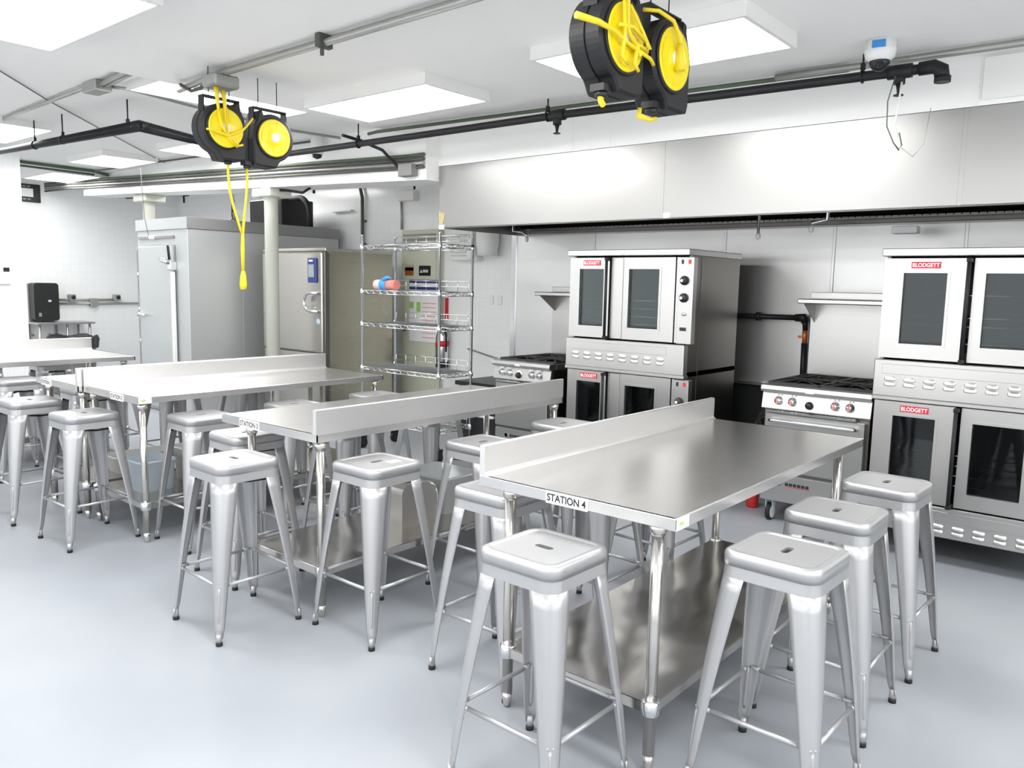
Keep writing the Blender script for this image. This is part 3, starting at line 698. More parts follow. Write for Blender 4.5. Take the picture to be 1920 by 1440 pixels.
d = build('door', B().box(-5.2, -4.70, 5.44, 5.47, .12, .63, .004), BLACK, t); build('door_handle', B().tube([(-5.17, 5.44, .395), (-5.17, 5.40, .4), (-4.73, 5.40, .4), (-4.73, 5.44, .395)], .01, 8), WPL, d)
for x in (-5.17, -4.73):
    for y in (5.52, 6.04): build('leg', B().lathe([(.014, 0), (.02, .01), (.02, .08)], (x, y, 0), n=12), CHROME, t)
# gas line on the wall, hoses and the red bottle on the floor
t = thing('gas_pipe', 'black gas pipe running on the steel wall between oven and range', 'pipe', (-2.5, 6.28, 1.4))
build('pipe_run', B().tube([(-3.2, 6.28, 1.392), (-2.27, 6.28, 1.397)], .021, 12).tube([(-2.265, 6.28, 1.40), (-2.255, 6.28, 1.30)], .021, 12), BLKP, t)
build('coupling', B().tube([(-2.66, 6.28, 1.395), (-2.62, 6.28, 1.395)], .034, 14), BLKP, t); build('elbow', B().tube([(-2.34, 6.28, 1.397), (-2.275, 6.28, 1.398), (-2.262, 6.28, 1.36)], .029, 12), BLKP, t)
build('valve', B().tube([(-2.258, 6.28, 1.30), (-2.256, 6.28, 1.20)], .02, 10).box(-2.30, -2.262, 6.25, 6.27, 1.24, 1.26), ORANGE, t)
build('drop_hose', B().tube([(-2.256, 6.28, 1.2), (-2.25, 6.28, .8)], .024, 12), BLKP, t)
b = B()
for k in range(3):
    pts = []
    for i in range(25):
        a = 2*PI*i/24; pts.append((-2.42+.02*k+.13*cos(a), 6.12+.04*sin(a)+.03*k, .52+.07*k+.1*sin(a)))
    b.tube(pts[:-1], .022, 8, closed=True)
solo('gas_hose', b, RUB, 'coiled black gas hose in the dark gap beside the range', 'hose', (-2.4, 6.1, .3))
b = B().tube([(-2.5, 5.95, .02), (-2.45, 6.05, .3), (-2.42, 6.12, .42)], .022, 8); solo('gas_hose', b, RUB, 'black hose rising from the floor beside the right-hand range', 'hose', (-2.5, 5.95, 0))
t = thing('red_canister', 'red canister on the floor behind the range caster', 'canister', (-2.33, 5.62, 0))
build('body', B().lathe([(.04, 0), (.043, .01), (.043, .15), (.025, .18), (.014, .185)], (-2.33, 5.62, 0), n=18), REDP, t); build('cap', B().lathe([(.014, .185), (.014, .205), (.001, .206)], (-2.33, 5.62, 0), n=12), BLACK, t)

# ------------------------------------------------------------------ walk-in cooler
X0, X1, Y0, Y1, ZW = -9.93, -8.72, 4.66, 6.78, 2.30
t = thing('walk_in_cooler', 'grey metal walk-in cooler with a latched door', 'walk-in cooler', ((X0+X1)/2, (Y0+Y1)/2, 0))
b = B().box(X0, X1, Y0, Y1, 0, ZW-.13, .004)
for y in (5.35, 6.05): b.box(X1, X1+.003, y-.004, y+.004, .02, ZW-.13)
build('panels', b, COOL, t)
build('cap_rail', B().box(X0-.012, X1+.012, Y0-.012, Y1+.01, ZW-.13, ZW, .004), COOLD, t)
build('front_fascia', B().box(X0-.013, X1+.013, Y0-.016, Y0-.0125, ZW-.13, ZW), COOL, t)
d = build('door', B().box(X0+.1, X1-.3, Y0-.05, Y0, .05, ZW-.32, .008), COOL, t)
build('door_gasket', B().box(X0+.09, X1-.29, Y0-.016, Y0-.001, .04, ZW-.31, .003), GREYBOX, d)
build('edge_strip', B().box(X1-.31, X1-.27, Y0-.06, Y0-.02, .05, ZW-.62, .004), WPL, d)
b = B().tube([(X0+.06, Y0-.07, 1.17), (X0+.15, Y0-.09, 1.165), (X0+.3, Y0-.08, 1.15)], [.012, .026, .014], 10).box(X0+.08, X0+.16, Y0-.08, Y0-.0, 1.14, 1.19, .006)
build('latch_handle', b, CHROME, d)
b = B().box(X1-.33, X1-.26, Y0-.08, Y0-.0, 1.70, 1.80, .006).tube([(X1-.31, Y0-.085, 1.78), (X1-.42, Y0-.09, 1.82), (X1-.5, Y0-.085, 1.83)], [.02, .035, .015], 10)
build('hinge', b, CHROME, d)
build('door_closer', B().tube([(X1-.3, Y0-.07, 1.82), (X1-.33, Y0-.07, 1.98)], .014, 8), BLKP, d)
build('header_strip', B().box(X0+.06, X1-.3, Y0-.024, Y0-.002, ZW-.235, ZW-.2, .003), GREYBOX, t)
build('door_lamp', B().lathe([(.028, Y0-.0), (.028, Y0-.05), (.018, Y0-.075), (.002, Y0-.08)], (X0+.45, 0, ZW-.22), 'y', 14), PAPER, t)
t = thing('condenser_unit', 'black condenser box sitting on the walk-in cooler roof', 'condenser', (-9.15, 6.45, ZW))
build('housing', B().box(-9.75, -9.02, 6.1, 6.6, ZW+.001, ZW+.36, .01), BLACK, t)
pts = [(-9.5, 6.35, ZW+.38)]+[(-8.98+.22*sin(a), 6.35, ZW+.14+.245*cos(a)) for a in [PI/2*i/8 for i in range(9)]]+[(-8.757, 6.35, ZW+.01)]
build('insulated_hose', B().tube(pts, .035, 12), RUB, t)
b = B().tube([(-9.88, 5.9, 2.78), (-9.86, 5.92, 2.65), (-9.83, 5.9, 2.45), (-9.75, 5.95, 2.31)], .022, 8).tube([(-9.84, 5.9, 2.5), (-9.72, 5.85, 2.4), (-9.6, 5.9, 2.31)], .01, 6).tube([(-9.84, 5.92, 2.45), (-9.95, 5.9, 2.31)], .008, 6)
solo('wire_drop', b, BLKP, 'bundle of black wires dropping onto the walk-in cooler roof', 'wires', (-9.85, 5.9, 2.31))

# ------------------------------------------------------------------ combi oven
X0, X1, Y0, Y1, ZK = -8.40, -7.20, 5.42, 6.40, 1.97
t = thing('combi_oven', 'tall steel combi oven with blue control display left of the wire shelving', 'combi oven', ((X0+X1)/2, (Y0+Y1)/2, 0))
build('cabinet', B().box(X0+.015, X1-.02, Y0+.06, Y1, .16, ZK-.03, .004), COMBIS, t)
build('top', B().box(X0, X1, Y0, Y1, ZK-.035, ZK, .006), COMBI, t)
d = build('door', B().box(X0, X1-.06, Y0-.01, Y0+.055, .82, ZK-.045, .012), COMBI, t)
build('lower_panel', B().box(X0, X1-.06, Y0, Y0+.055, .17, .805, .008), COMBI, t)
build('door_edge', B().box(X1-.052, X1-.012, Y0+.0, Y0+.06, .17, ZK-.045, .004), OVSIDE, t)
c = build('control_display', B().box(-7.49, -7.335, Y0-.03, Y0-.01, 1.59, 1.86, .006), NAVY, d); build('screen', B().box(-7.47, -7.37, Y0-.0325, Y0-.03, 1.65, 1.79), SCREEN, c); build('badge', B().box(-7.46, -7.39, Y0-.0325, Y0-.03, 1.82, 1.84), PAPER, c)
pts = [(-7.29, Y0-.01, 1.475), (-7.29, Y0-.06, 1.475), (-7.38, Y0-.065, 1.475)]+[(-7.40-.11*sin(a), Y0-.065, 1.375+.10*cos(a)) for a in [PI*i/10 for i in range(11)]]+[(-7.38, Y0-.065, 1.275), (-7.29, Y0-.06, 1.275), (-7.29, Y0-.01, 1.275)]
build('door_handle', B().tube(pts, .016, 10), CHROME, d)
build('round_sticker', B().lathe([(.035, Y0-.0105), (.035, Y0-.0115), (.001, Y0-.012)], (-7.33, 0, 1.16), 'y', 18), LBLUE, d)
for x in (X0+.08, X1-.1):
    for y in (Y0+.1, Y1-.1): build('leg', B().lathe([(.02, 0), (.028, .02), (.028, .16)], (x, y, 0), n=14), CHROME, t)
build('plinth_panel', B().box(X0+.03, X1-.05, Y0+.15, Y1-.05, .05, .16), BLACK, t)

# ------------------------------------------------------------------ wire shelving
def wire_rack(name, lab, loc, rot, W, D, HT, shelves, casters, thin=.0125, ledge=True):
    t = thing(name, lab, 'shelving unit', loc, None, rot, False)
    z0 = .13 if casters else 0
    for x in (-W/2, W/2):
        for y in (-D/2, D/2):
            p = build('post', B().lathe([(thin, z0), (thin, HT-.01), (thin*1.15, HT-.008), (thin*1.15, HT)], (x, y, 0), n=12), CHROME, t)
            if casters:
                build('caster', B().lathe([(.05, x-.016), (.05, x+.016)], (0, y, .05), 'x', 18).box(x-.03, x-.02, y-.03, y+.03, .04, .12).box(x+.02, x+.03, y-.03, y+.03, .04, .12).box(x-.03, x+.03, y-.035, y+.035, .115, .13), RUB, p)
    for z in shelves:
        b = B()
        for zz in (z, z-.032):
            for y in (-D/2, D/2): b.tube([(-W/2, y, zz), (W/2, y, zz)], .0045, 6)
            for x in (-W/2, W/2): b.tube([(x, -D/2, zz), (x, D/2, zz)], .0045, 6)
        n = int(W/.024)
        for i in range(1, n): b.tube([(-W/2+W*i/n, -D/2, z+.004), (-W/2+W*i/n, D/2, z+.004)], .002, 4, False)
        for k in (1, 2): b.tube([(-W/2, -D/2+D*k/3, z-.002), (W/2, -D/2+D*k/3, z-.002)], .003, 6)
        for y in (-D/2, D/2):
            m = int(W/.045); b.tube([(-W/2+W*i/m, y, z if i % 2 else z-.032) for i in range(m+1)], .0028, 5)
        for x in (-W/2, W/2):
            m = int(D/.045); b.tube([(x, -D/2+D*i/m, z if i % 2 else z-.032) for i in range(m+1)], .0028, 5)
        s = build('wire_shelf', b, CHROME, t)
        if ledge:
            b = B()
            for zz in (z+.05, z+.1): b.tube([(-W/2+.03, D/2-.012, zz), (W/2-.03, D/2-.012, zz)], .003, 6)
            for i in range(8): xx = -W/2+.03+(W-.06)*i/7; b.tube([(xx, D/2-.012, z), (xx, D/2-.012, z+.1)], .003, 6)
            build('back_ledge', b, CHROME, s)
        for x in (-W/2, W/2):
            for y in (-D/2, D/2): build('shelf_collar', B().lathe([(thin*1.2, z-.04), (thin*1.7, z-.036), (thin*1.4, z+.01)], (x, y, 0), n=12), CHROME, s)
    return t
wire_rack('wire_shelving', 'tall chrome wire shelving unit on casters, standing before the electrical panel', (-5.515, 5.18, 0), .0176, 1.023, .425, 2.05, (1.95, 1.53, 1.22, .80, .3), True)
wire_rack('wire_shelving', 'slim grey wire rack against the left side of the walk-in cooler', (-10.55, 5.25, 0), 1.35, .5, .3, 1.98, (1.66, 1.2, .78, .3), False, .012, False)
t = thing('cloth_roll', 'pink rolled cloth tied with blue film on the chrome wire shelf', 'cloth roll', (-5.80, 5.08, 1.535))
R_ = Matrix.Rotation(-.205, 4, 'Z')
def cz(xa, xb, ra, rb): return B().tube([(-5.82+xa*.75, 5.08, 1.587), (-5.82+xb*.75, 5.08, 1.587)], [ra*.8, rb*.8], 18)
build('roll', cz(-.19, .02, .055, .062), PINKW, t); build('roll_end', cz(.02, .2, .062, .055), PINK, t); build('blue_band', cz(-.07, .04, .066, .069).tube([(-5.82, 5.05, 1.63), (-5.77, 5.05, 1.655), (-5.72, 5.06, 1.65)], [.024, .018, .005], 8), SKY, t)

# ------------------------------------------------------------------ back wall items
t = thing('electrical_panel', 'tall beige electrical cabinet with notices, behind the chrome wire shelving', 'electrical cabinet', (-7.18, 6.85, 0))
build('cabinet', B().box(-7.50, -6.86, 6.80, 6.899, .2, 2.25, .006), PANELC, t)
build('door', B().box(-7.47, -6.89, 6.785, 6.80, .25, 2.05, .006), PANELC, t)
build('vent', B().box(-7.47, -6.9, 6.79, 6.80, 2.12, 2.15).box(-7.47, -6.9, 6.79, 6.80, 2.18, 2.2), GREYBOX, t)
def notice(name, x0, x1, z0, z1, m, lab): build(name, B().box(x0, x1, 6.780, 6.7845, z0, z1), m, t)['label'] = lab
notice('warning_sign', -7.42, -7.27, 1.70, 1.80, ORANGE, 'orange and yellow warning sign'); notice('warning_sign', -7.42, -7.27, 1.76, 1.83, YPAPER, 'yellow warning sign')
s = build('name_plate', B().box(-7.17, -6.97, 6.780, 6.7845, 1.70, 1.82), BLACK, t); b = B()
b.prism([(-7.15, 1.735), (-7.11, 1.735), (-7.13, 1.775)], 'xz', 6.7785, 6.7799)
for i in range(4): b.box(-7.10+.024*i, -7.085+.024*i, 6.7785, 6.7799, 1.738, 1.772)
build('plate_marks', b, PAPER, s)
notice('top_strip', -7.47, -7.29, 2.02, 2.04, BLACK, 'black strip')
s = build('notice_board', B().box(-7.33, -6.80, 6.775, 6.7795, .90, 1.64), PAPER, t); s['label'] = 'white notices with blue headings'
build('heading', B().box(-7.33, -6.80, 6.7725, 6.7748, 1.61, 1.65).box(-7.33, -6.80, 6.7725, 6.7748, 1.53, 1.565), NAVY, s)
b = B()
for i in range(9): b.box(-7.10, -6.86, 6.7725, 6.7748, .95+.052*i, .958+.052*i)
build('red_text', b, PINK, s); build('green_block', B().box(-7.33, -7.25, 6.7725, 6.7748, 1.30, 1.38).box(-7.20, -7.13, 6.7725, 6.7748, 1.26, 1.38), GREEN, s)
build('latch', B().box(-7.44, -7.38, 6.76, 6.785, 1.02, 1.05, .004), BLACK, t)
t = thing('fire_extinguisher', 'silver fire extinguisher hanging on the tiled wall right of the electrical cabinet', 'fire extinguisher', (-6.78, 6.82, .6))
build('cylinder', B().lathe([(.02, .62), (.075, .625), (.078, .64), (.078, .98), (.06, 1.04), (.022, 1.07), (.022, 1.09)], (-6.79, 6.81, 0), n=22), CHROME, t)
build('valve_head', B().box(-6.83, -6.74, 6.78, 6.83, 1.09, 1.13, .006), BLACK, t); build('hose', B().tube([(-6.74, 6.8, 1.1), (-6.71, 6.8, 1.0), (-6.715, 6.8, .8)], .012, 8), RUB, t); build('base_band', B().lathe([(.08, .61), (.08, .68)], (-6.79, 6.81, 0), n=22), BLACK, t)
build('red_label', B().lathe([(.0785, .86), (.0785, .93)], (-6.79, 6.81, 0), n=22), REDP, t)
solo('wall_sign', B().box(-6.82, -6.775, 6.885, 6.899, 1.19, 1.44), REDP, 'narrow red sign on the tiled wall above the extinguisher', 'sign', (-6.8, 6.89, 1.2))
t = thing('wall_duct', 'white ribbed duct boxes on the tiled wall under the left end of the hood', 'duct', (-6.2, 6.8, 1.9))
b = B().box(-6.62, -6.33, 6.76, 6.898, 1.93, 2.4, .01)
for z in (1.98, 2.04, 2.10, 2.16): b.tube([(-6.6, 6.755, z), (-6.48, 6.74, z), (-6.36, 6.755, z)], .014, 6)
build('ribbed_hose', b, WPL, t); build('duct_drop', B().box(-6.33, -6.24, 6.72, 6.898, 1.9, 2.4, .006).box(-6.62, -6.22, 6.78, 6.898, 1.88, 1.93, .006), WPL, t)
build('duct_stub', B().lathe([(.13, 2.4), (.13, 2.06), (.115, 2.0), (.115, 1.93)], (-6.04, 6.76, 0), n=24), WPL, t)
b = B()
for x in (-6.09, -5.96): b.box(x-.035, x+.035, 6.89, 6.899, 1.38, 1.49, .004)
solo('outlet_plate', b, WPL, 'pair of white outlet plates on the tiled wall left of the steel corner', 'outlet', (-6.02, 6.895, 1.38))
solo('thin_pipe', B().tube([(-5.42, 6.86, 2.05), (-5.42, 6.86, .0)], .014, 8).box(-5.45, -5.39, 6.83, 6.89, 1.08, 1.12), ZINC, 'thin grey pipe running down the tiled wall beside the steel corner', 'pipe', (-5.42, 6.86, 0))
solo('thin_pipe', B().tube([(-6.35, 6.80, .86), (-5.2, 6.2, .82)], .012, 8), ZINC, 'thin pipe sloping from the tiled wall to the far gas range', 'pipe', (-5.8, 6.5, .84))
b = B().tube([(-8.40, 6.86, 2.95), (-8.37, 6.86, 2.83), (-8.33, 6.86, 2.7), (-8.31, 6.86, .05)], .022, 8)
for z in (2.4, 2.1, 1.5): b.box(-8.34, -8.28, 6.86, 6.898, z-.012, z+.012)
solo('wall_conduit', b, DARKC, 'dark conduit down the tiled wall behind the left post of the wire shelving', 'conduit', (-8.31, 6.86, .05))
solo('wall_conduit', B().tube([(-7.60, 6.88, 2.62), (-7.59, 6.88, 2.27)], .014, 8), ZINC, 'grey conduit entering the top of the electrical cabinet', 'conduit', (-7.6, 6.88, 2.27))
solo('wall_box', B().box(-7.58, -7.3, 6.8, 6.899, 2.61, 2.73, .006), WPL, 'white wall box high on the tiled wall over the electrical cabinet', 'box', (-7.45, 6.85, 2.61))
t = thing('sprinkler_pipe', 'black pipe under the ceiling at the back wall, left of the hood end', 'pipe', (-6.6, 6.0, 2.7))
build('pipe_run', B().tube([(-7.15, 6.0, 2.745), (-6.75, 6.0, 2.705), (-6.0, 5.95, 2.655), (-5.4, 5.9, 2.62)], .026, 10), BLKP, t); build('sprinkler_head', B().cyl((-6.4, 5.98, 2.69), (-6.4, 5.98, 2.6), .012), BLKP, t)
t = thing('sprinkler_pipe', 'black pipe running behind the beam above the walk-in cooler', 'pipe', (-10.5, 6.0, 2.8))
build('pipe_run', B().tube([(-13.1, 6.0, 2.88), (-9.3, 6.0, 2.79)], .03, 10), BLKP, t); build('coupling', B().tube([(-11.35, 6.0, 2.84), (-11.2, 6.0, 2.835)], .045, 12), BLKP, t); build('sprinkler_head', B().cyl((-11.3, 6.0, 2.83), (-11.3, 6.0, 2.70), .014), BLKP, t)
solo('drop_sprinkler', B().cyl((-8.19, 6.0, 2.76), (-8.19, 6.0, 2.66), .016).cyl((-8.19, 6.0, 2.74), (-8.19, 6.0, 2.75), .03).cyl((-8.19, 6.0, 2.76), (-8.19, 6.0, 3.0), .008), BLKP, 'small black sprinkler head hanging behind the beam, right of the front column', 'sprinkler', (-8.19, 6.0, 2.66))
t = thing('wall_lamp', 'slim white lamp high on the tiled wall above the cooler cap', 'lamp', (-8.6, 6.86, 2.5))
build('housing', B().box(-8.95, -8.55, 6.84, 6.899, 2.535, 2.56, .004), WPL, t)

# ------------------------------------------------------------------ end wall items
t = thing('towel_dispenser', 'black paper towel dispenser on the white tiled end wall', 'towel dispenser', (XL+.12, 4.72, 1))
build('cover', B().prism(rrect(.17, .28, .045, 6), 'yz', 0, .2, False).xf(Matrix.Translation((XL+.03, 4.70, 1.22))), BLACK, t)
build('back_plate', B().box(XL+.001, XL+.03, 4.52, 4.88, .93, 1.49, .004), GREYBOX, t); build('sight_window', B().box(XL+.23, XL+.235, 4.72, 4.76, 1.22, 1.25), LBLUE, t); build('lever', B().box(XL+.23, XL+.25, 4.58, 4.62, 1.0, 1.06, .008), GREYBOX, t)
t = thing('wall_raceway', 'grey conduit with two outlet boxes along the white tiled end wall', 'conduit', (XL, 5.4, 1.2))
build('upper_conduit', B().tube([(XL+.03, 4.9, 1.25), (XL+.03, 5.85, 1.25)], .016, 8), ZINC, t); build('lower_conduit', B().tube([(XL+.03, 4.9, 1.19), (XL+.03, 6.8, 1.19)], .016, 8), ZINC, t)
for y in (5.12, 5.80):
    o = build('outlet_box', B().box(XL+.001, XL+.09, y-.05, y+.05, 1.23, 1.33, .006), ZINC, t); build('socket', B().lathe([(.03, XL+.09), (.03, XL+.1), (.001, XL+.101)], (0, y+.01, 1.285), 'x', 14), BLACK, o)
build('junction_box', B().box(XL+.001, XL+.07, 5.39, 5.50, 1.14, 1.27, .006), ZINC, t)
t = thing('hand_sink_stand', 'thin-legged steel hand sink stand below the towel dispenser', 'sink', (XL+.3, 4.85, 0))
build('rail', B().box(XL+.01, XL+.5, 4.46, 5.27, .895, .925, .005), OVEN, t)
for x in (XL+.05, XL+.46):
    for y in (4.5, 4.88, 5.2): build('leg', B().tube([(x, y, 0), (x, y, .895)], .018, 8), OVEN, t)
build('basin_panel', B().box(XL+.02, XL+.03, 4.5, 4.86, .66, .89, .003), WPL, t); build('lower_rail', B().box(XL+.02, XL+.06, 4.5, 4.88, .64, .66), OVEN, t)
for y in (4.56, 4.79): build('faucet_knob', B().lathe([(.02, XL+.03), (.014, XL+.06), (.001, XL+.065)], (0, y, .72), 'x', 12), GREYBOX, t)
t = thing('trash_can', 'trash can with a black liner near the white tiled end wall', 'trash can', (-11.75, 4.56, 0))
build('bin', B().lathe([(.25, 0), (.27, .02), (.29, .70), (.305, .71), (.305, .73)], (-11.75, 4.56, 0), n=30), GREYBOX, t)
rs = []
for r_, z_ in ((.31, .62), (.318, .70), (.325, .745), (.30, .79), (.28, .76), (.25, .6)):
    rs.append([(-11.75+(r_+.012*sin(7*a)+.008*sin(13*a))*cos(a), 4.56+(r_+.012*sin(7*a))*sin(a), z_+.016*sin(5*a+r_*30)) for a in [2*PI*i/60 for i in range(60)]])
build('liner', B().rings(rs, False, True), BLACK, t)
t = thing('black_wall_sign', 'black framed sign half hidden by the tiled wall end', 'sign', (XL+.02, 4.55, 2.7))
build('panel', B().box(XL+.001, XL+.03, 4.2, 4.76, 2.68, 2.94, .003), BLACK, t); build('white_field', B().box(XL+.03, XL+.033, 4.2, 4.66, 2.755, 2.875), WPL, t); b = B()
for y in (4.3, 4.36, 4.42, 4.48, 4.54, 4.60): b.box(XL+.03, XL+.033, y-.02, y+.02, 2.895, 2.915).box(XL+.03, XL+.033, y-.02, y+.02, 2.708, 2.73)
build('small_print', b, GREYBOX, t)
t = thing('thermostat', 'white thermostat with black display on the tiled wall end', 'thermostat', (-10, 3.21, 1.6))
build('base', B().box(-9.9995, -9.975, 3.13, 3.26, 1.50, 1.71, .005), WPL, t); build('display', B().box(-9.975, -9.972, 3.19, 3.25, 1.64, 1.685), BLACK, t)

# ------------------------------------------------------------------ cord reels
def cord_reel(name_lab, y, z, xf, outlet, corner, loops, lead, grp='yellow and black cord reels'):
    """disc faces +x; xf = front face plane"""
    t = thing('cord_reel', name_lab, 'cord reel', (xf-.07, y, z+.18), grp)
    s = corner
    pr = arc(0, 0, .152, 62, 298 if s > 0 else 242, 30)
    pr = arc(0, 0, .152, 58, 250, 26)+[(-.035, -.165), (-.02, -.19), (.10, -.19), (.138, -.182), (.145, -.16), (.147, -.02), (.135, .075)]+[(.115, .12), (.105, .16), (.085, .165), (.075, .135)]
    pr = [(p[0]*s, p[1]) for p in pr]
    if s < 0: pr.reverse()
    P2 = [(y+a, z+c) for a, c in pr]
    k_in = [(y+a*.93, z+c*.94) for a, c in pr]
    b = B().rings([[(xf-.145, a, c) for a, c in k_in], [(xf-.135, a, c) for a, c in P2], [(xf-.075, a, c) for a, c in P2], [(xf-.073, y+(a-y)*.96, z+(c-z)*.965) for a, c in P2], [(xf-.067, y+(a-y)*.96, z+(c-z)*.965) for a, c in P2], [(xf-.065, a, c) for a, c in P2], [(xf-.012, a, c) for a, c in P2], [(xf-.003, a, c) for a, c in k_in]], True, False)
    b.lathe([(.128, xf-.004), (.13, xf+.003), (.122, xf+.004)], (0, y, z), 'x', 40)
    build('housing', b, REELB, t)
    d = build('face_disc', B().lathe([(.118, xf-.002), (.118, xf+.006), (.112, xf+.009), (.104, xf+.006), (.05, xf+.008), (.036, xf+.014), (.03, xf+.014)], (0, y, z), 'x', 44), YEL, t)
    build('hub_badge', B().lathe([(.03, xf+.012), (.03, xf+.016), (.001, xf+.0165)], (0, y, z), 'x', 24), PAPER, d)
    for a in (50, 170, 290):
        q = arc(0, 0, .055, a-30, a+30, 6)+arc(0, 0, .098, a+28, a-28, 8)
        build('disc_recess', B().prism([(y+u, z+v) for u, v in q], 'yz', xf+.0065, xf+.0085), YEL, d)
    oy = y+outlet
    build('cord_outlet', B().lathe([(.024, z-.185), (.024, z-.205), (.017, z-.21)], (xf-.06, oy, 0), n=14).box(xf-.09, xf-.03, oy-.03, oy+.03, z-.19, z-.165), BLACK, t)
    zt = z+.185
    b = B().box(xf-.10, xf-.04, y-.125, y+.125, zt-.004, zt+.004)
    for q in (-.12, .12): b.box(xf-.10, xf-.04, y+q-.004, y+q+.004, z+.09, zt)
    for q in (-.07, .07): b.tube([(xf-.07, y+q, zt), (xf-.07, y+q, ZC-.0005)], .0028, 6)
    build('mounting_bracket', b, BLKP, t)
    if loops:
        pts_sets = loops
        b = B()
        for pts in pts_sets: b.tube([(xf+o, y+a, z+c) for o, a, c in pts], [.0125, .011]+[.007]*(len(pts)-2) if pts[0][1] < -.25 else .0068, 8)
        build('wrapped_cord', b, YELC, t)
    if lead:
        for nm, pts, r in lead: build(nm, B().tube(pts, r, 10), YELC, t)
    return t
l1 = [[(.03, -.145, -.03), (.035, -.10, -.03), (.03, 0, -.05), (.028, .07, -.10), (.028, .10, -.09)], [(.028, -.06, .1), (.028, -.04, 0), (.03, 0, -.05), (.03, .10, .0), (.028, .13, .03), (.0, .19, .09)],
      [(.02, 0, .12), (.025, 0, 0), (.025, .005, -.06), (.028, .06, -.11)]]
xa = -4.66
cord_reel('left-hand pair: near reel, wrapped with its own yellow cord', 2.76, 2.535, xa, .045, 1, l1,
  [('hanging_cord', [(xa-.06, 2.805, 2.33), (xa-.06, 2.806, 2.26), (xa-.06, 2.815, 2.16), (xa-.06, 2.84, 2.06), (xa-.06, 2.87, 1.97), (xa-.06, 2.893, 1.90)], .008),
   ('supply_lead', [(xa, 2.70, 2.77), (xa+.01, 2.70, 2.72), (xa+.01, 2.71, 2.62), (xa+.012, 2.725, 2.5)], [.016, .013, .008, .007]), ('supply_lead', [(xa, 2.745, 2.755), (xa+.01, 2.75, 2.70), (xa+.012, 2.755, 2.5)], [.016, .013, .007])])
rl = cord_reel('left-hand pair: far reel with plain yellow disc', 3.105, 2.525, xa, -.165+.0, -1, None,
  [('hanging_cord', [(xa-.06, 2.94, 2.32), (xa-.06, 2.94, 2.24), (xa-.06, 2.93, 2.14), (xa-.06, 2.915, 2.03), (xa-.06, 2.90, 1.90), (xa-.06, 2.897, 1.80), (xa-.06, 2.897, 1.66)], [.008]*4+[.01, .013, .010]),
   ('plug', [(xa-.06, 2.897, 1.66), (xa-.06, 2.897, 1.62), (xa-.06, 2.897, 1.57), (xa-.06, 2.897, 1.54)], [.011, .02, .024, .018])])
l3 = [[(.0, -.30, .0), (.02, -.20, .0), (.03, -.11, -.01), (.03, -.03, -.03), (.03, .06, -.04), (.03, .13, -.05), (.02, .17, -.06)], [(.03, -.06, .12), (.032, -.05, .0), (.03, -.06, -.08), (.03, -.02, -.10)], [(.03, -.02, .1), (.035, .06, .03), (.035, .11, -.02), (.03, .06, -.05), (.03, .0, 0)],
      [(.03, -.08, .02), (.034, 0, .03), (.034, .09, .0), (.03, .1, -.03), (.03, .04, -.02), (.03, .02, -.09), (.03, .05, -.11)], [(.02, -.04, .3), (.03, -.035, .15), (.03, -.03, .02), (.03, .02, -.03)]]
xb = -1.62
cord_reel('right-hand pair: near reel tangled in looped yellow cord', 2.532, 2.489, xb, -.05, 1, l3, [('cord_end', [(xb-.06, 2.475, 2.285), (xb-.05, 2.47, 2.26), (xb-.04, 2.465, 2.25)], .011)])
cord_reel('right-hand pair: far reel with a yellow plug hanging over its disc', 2.886, 2.493, xb, -.05, 1, None,
  [('plug_lead', [(xb-.03, 2.70, 2.635), (xb-.0, 2.76, 2.64), (xb+.02, 2.84, 2.62), (xb+.03, 2.875, 2.57), (xb+.03, 2.88, 2.54)], .0075), ('plug', [(xb+.03, 2.88, 2.545), (xb+.03, 2.885, 2.5), (xb+.03, 2.888, 2.47), (xb+.03, 2.888, 2.445)], [.010, .018, .022, .020]), ('cord_end', [(xb-.06, 2.75, 2.29), (xb-.06, 2.74, 2.262), (xb-.05, 2.80, 2.255), (xb-.04, 2.84, 2.265)], .008)])

# ------------------------------------------------------------------ ceiling conduits and pipes
t = thing('strut_conduit', 'thick grey conduit along the near ceiling carrying the reel outlets', 'conduit', (-3, 2.72, ZC))
build('conduit_run', B().tube([(-5.3, 2.80, 2.855), (-4.7, 2.735, 2.855), (.8, 2.69, 2.865)], .02, 10), ZINC, t); build('thin_run', B().tube([(-5.0, 2.80, 2.885), (-4.5, 2.78, 2.885), (.8, 2.735, 2.888)], .011, 8), ZINC, t)
for x in (-3.62, -1.3): build('strap', B().box(x-.02, x+.02, 2.68, 2.77, 2.83, ZC-.0005, .003).box(x-.008, x+.008, 2.705, 2.72, 2.79, 2.83), DARKC, t)
build('flex_end', B().tube([(-4.85, 2.75, 2.85), (-4.98, 2.78, 2.82), (-5.1, 2.78, 2.82), (-5.2, 2.76, 2.87)], .012, 8), DARKC, t)
t = thing('outlet_box', 'ribbed grey outlet box on the near ceiling above the left-hand reel pair', 'outlet box', (-4.7, 2.745, 2.84))
build('box', B().box(-4.76, -4.6, 2.66, 2.83, 2.77, 2.845, .012), ZINC, t)
t = thing('outlet_box', 'yellow outlet fitting above the right-hand reel pair', 'outlet box', (-1.62, 2.68, 2.72))
build('box', B().box(-1.68, -1.56, 2.60, 2.77, 2.69, 2.76, .012), YEL, t); build('stem', B().cyl((-1.62, 2.69, 2.76), (-1.62, 2.69, 2.85), .018), ZINC, t)
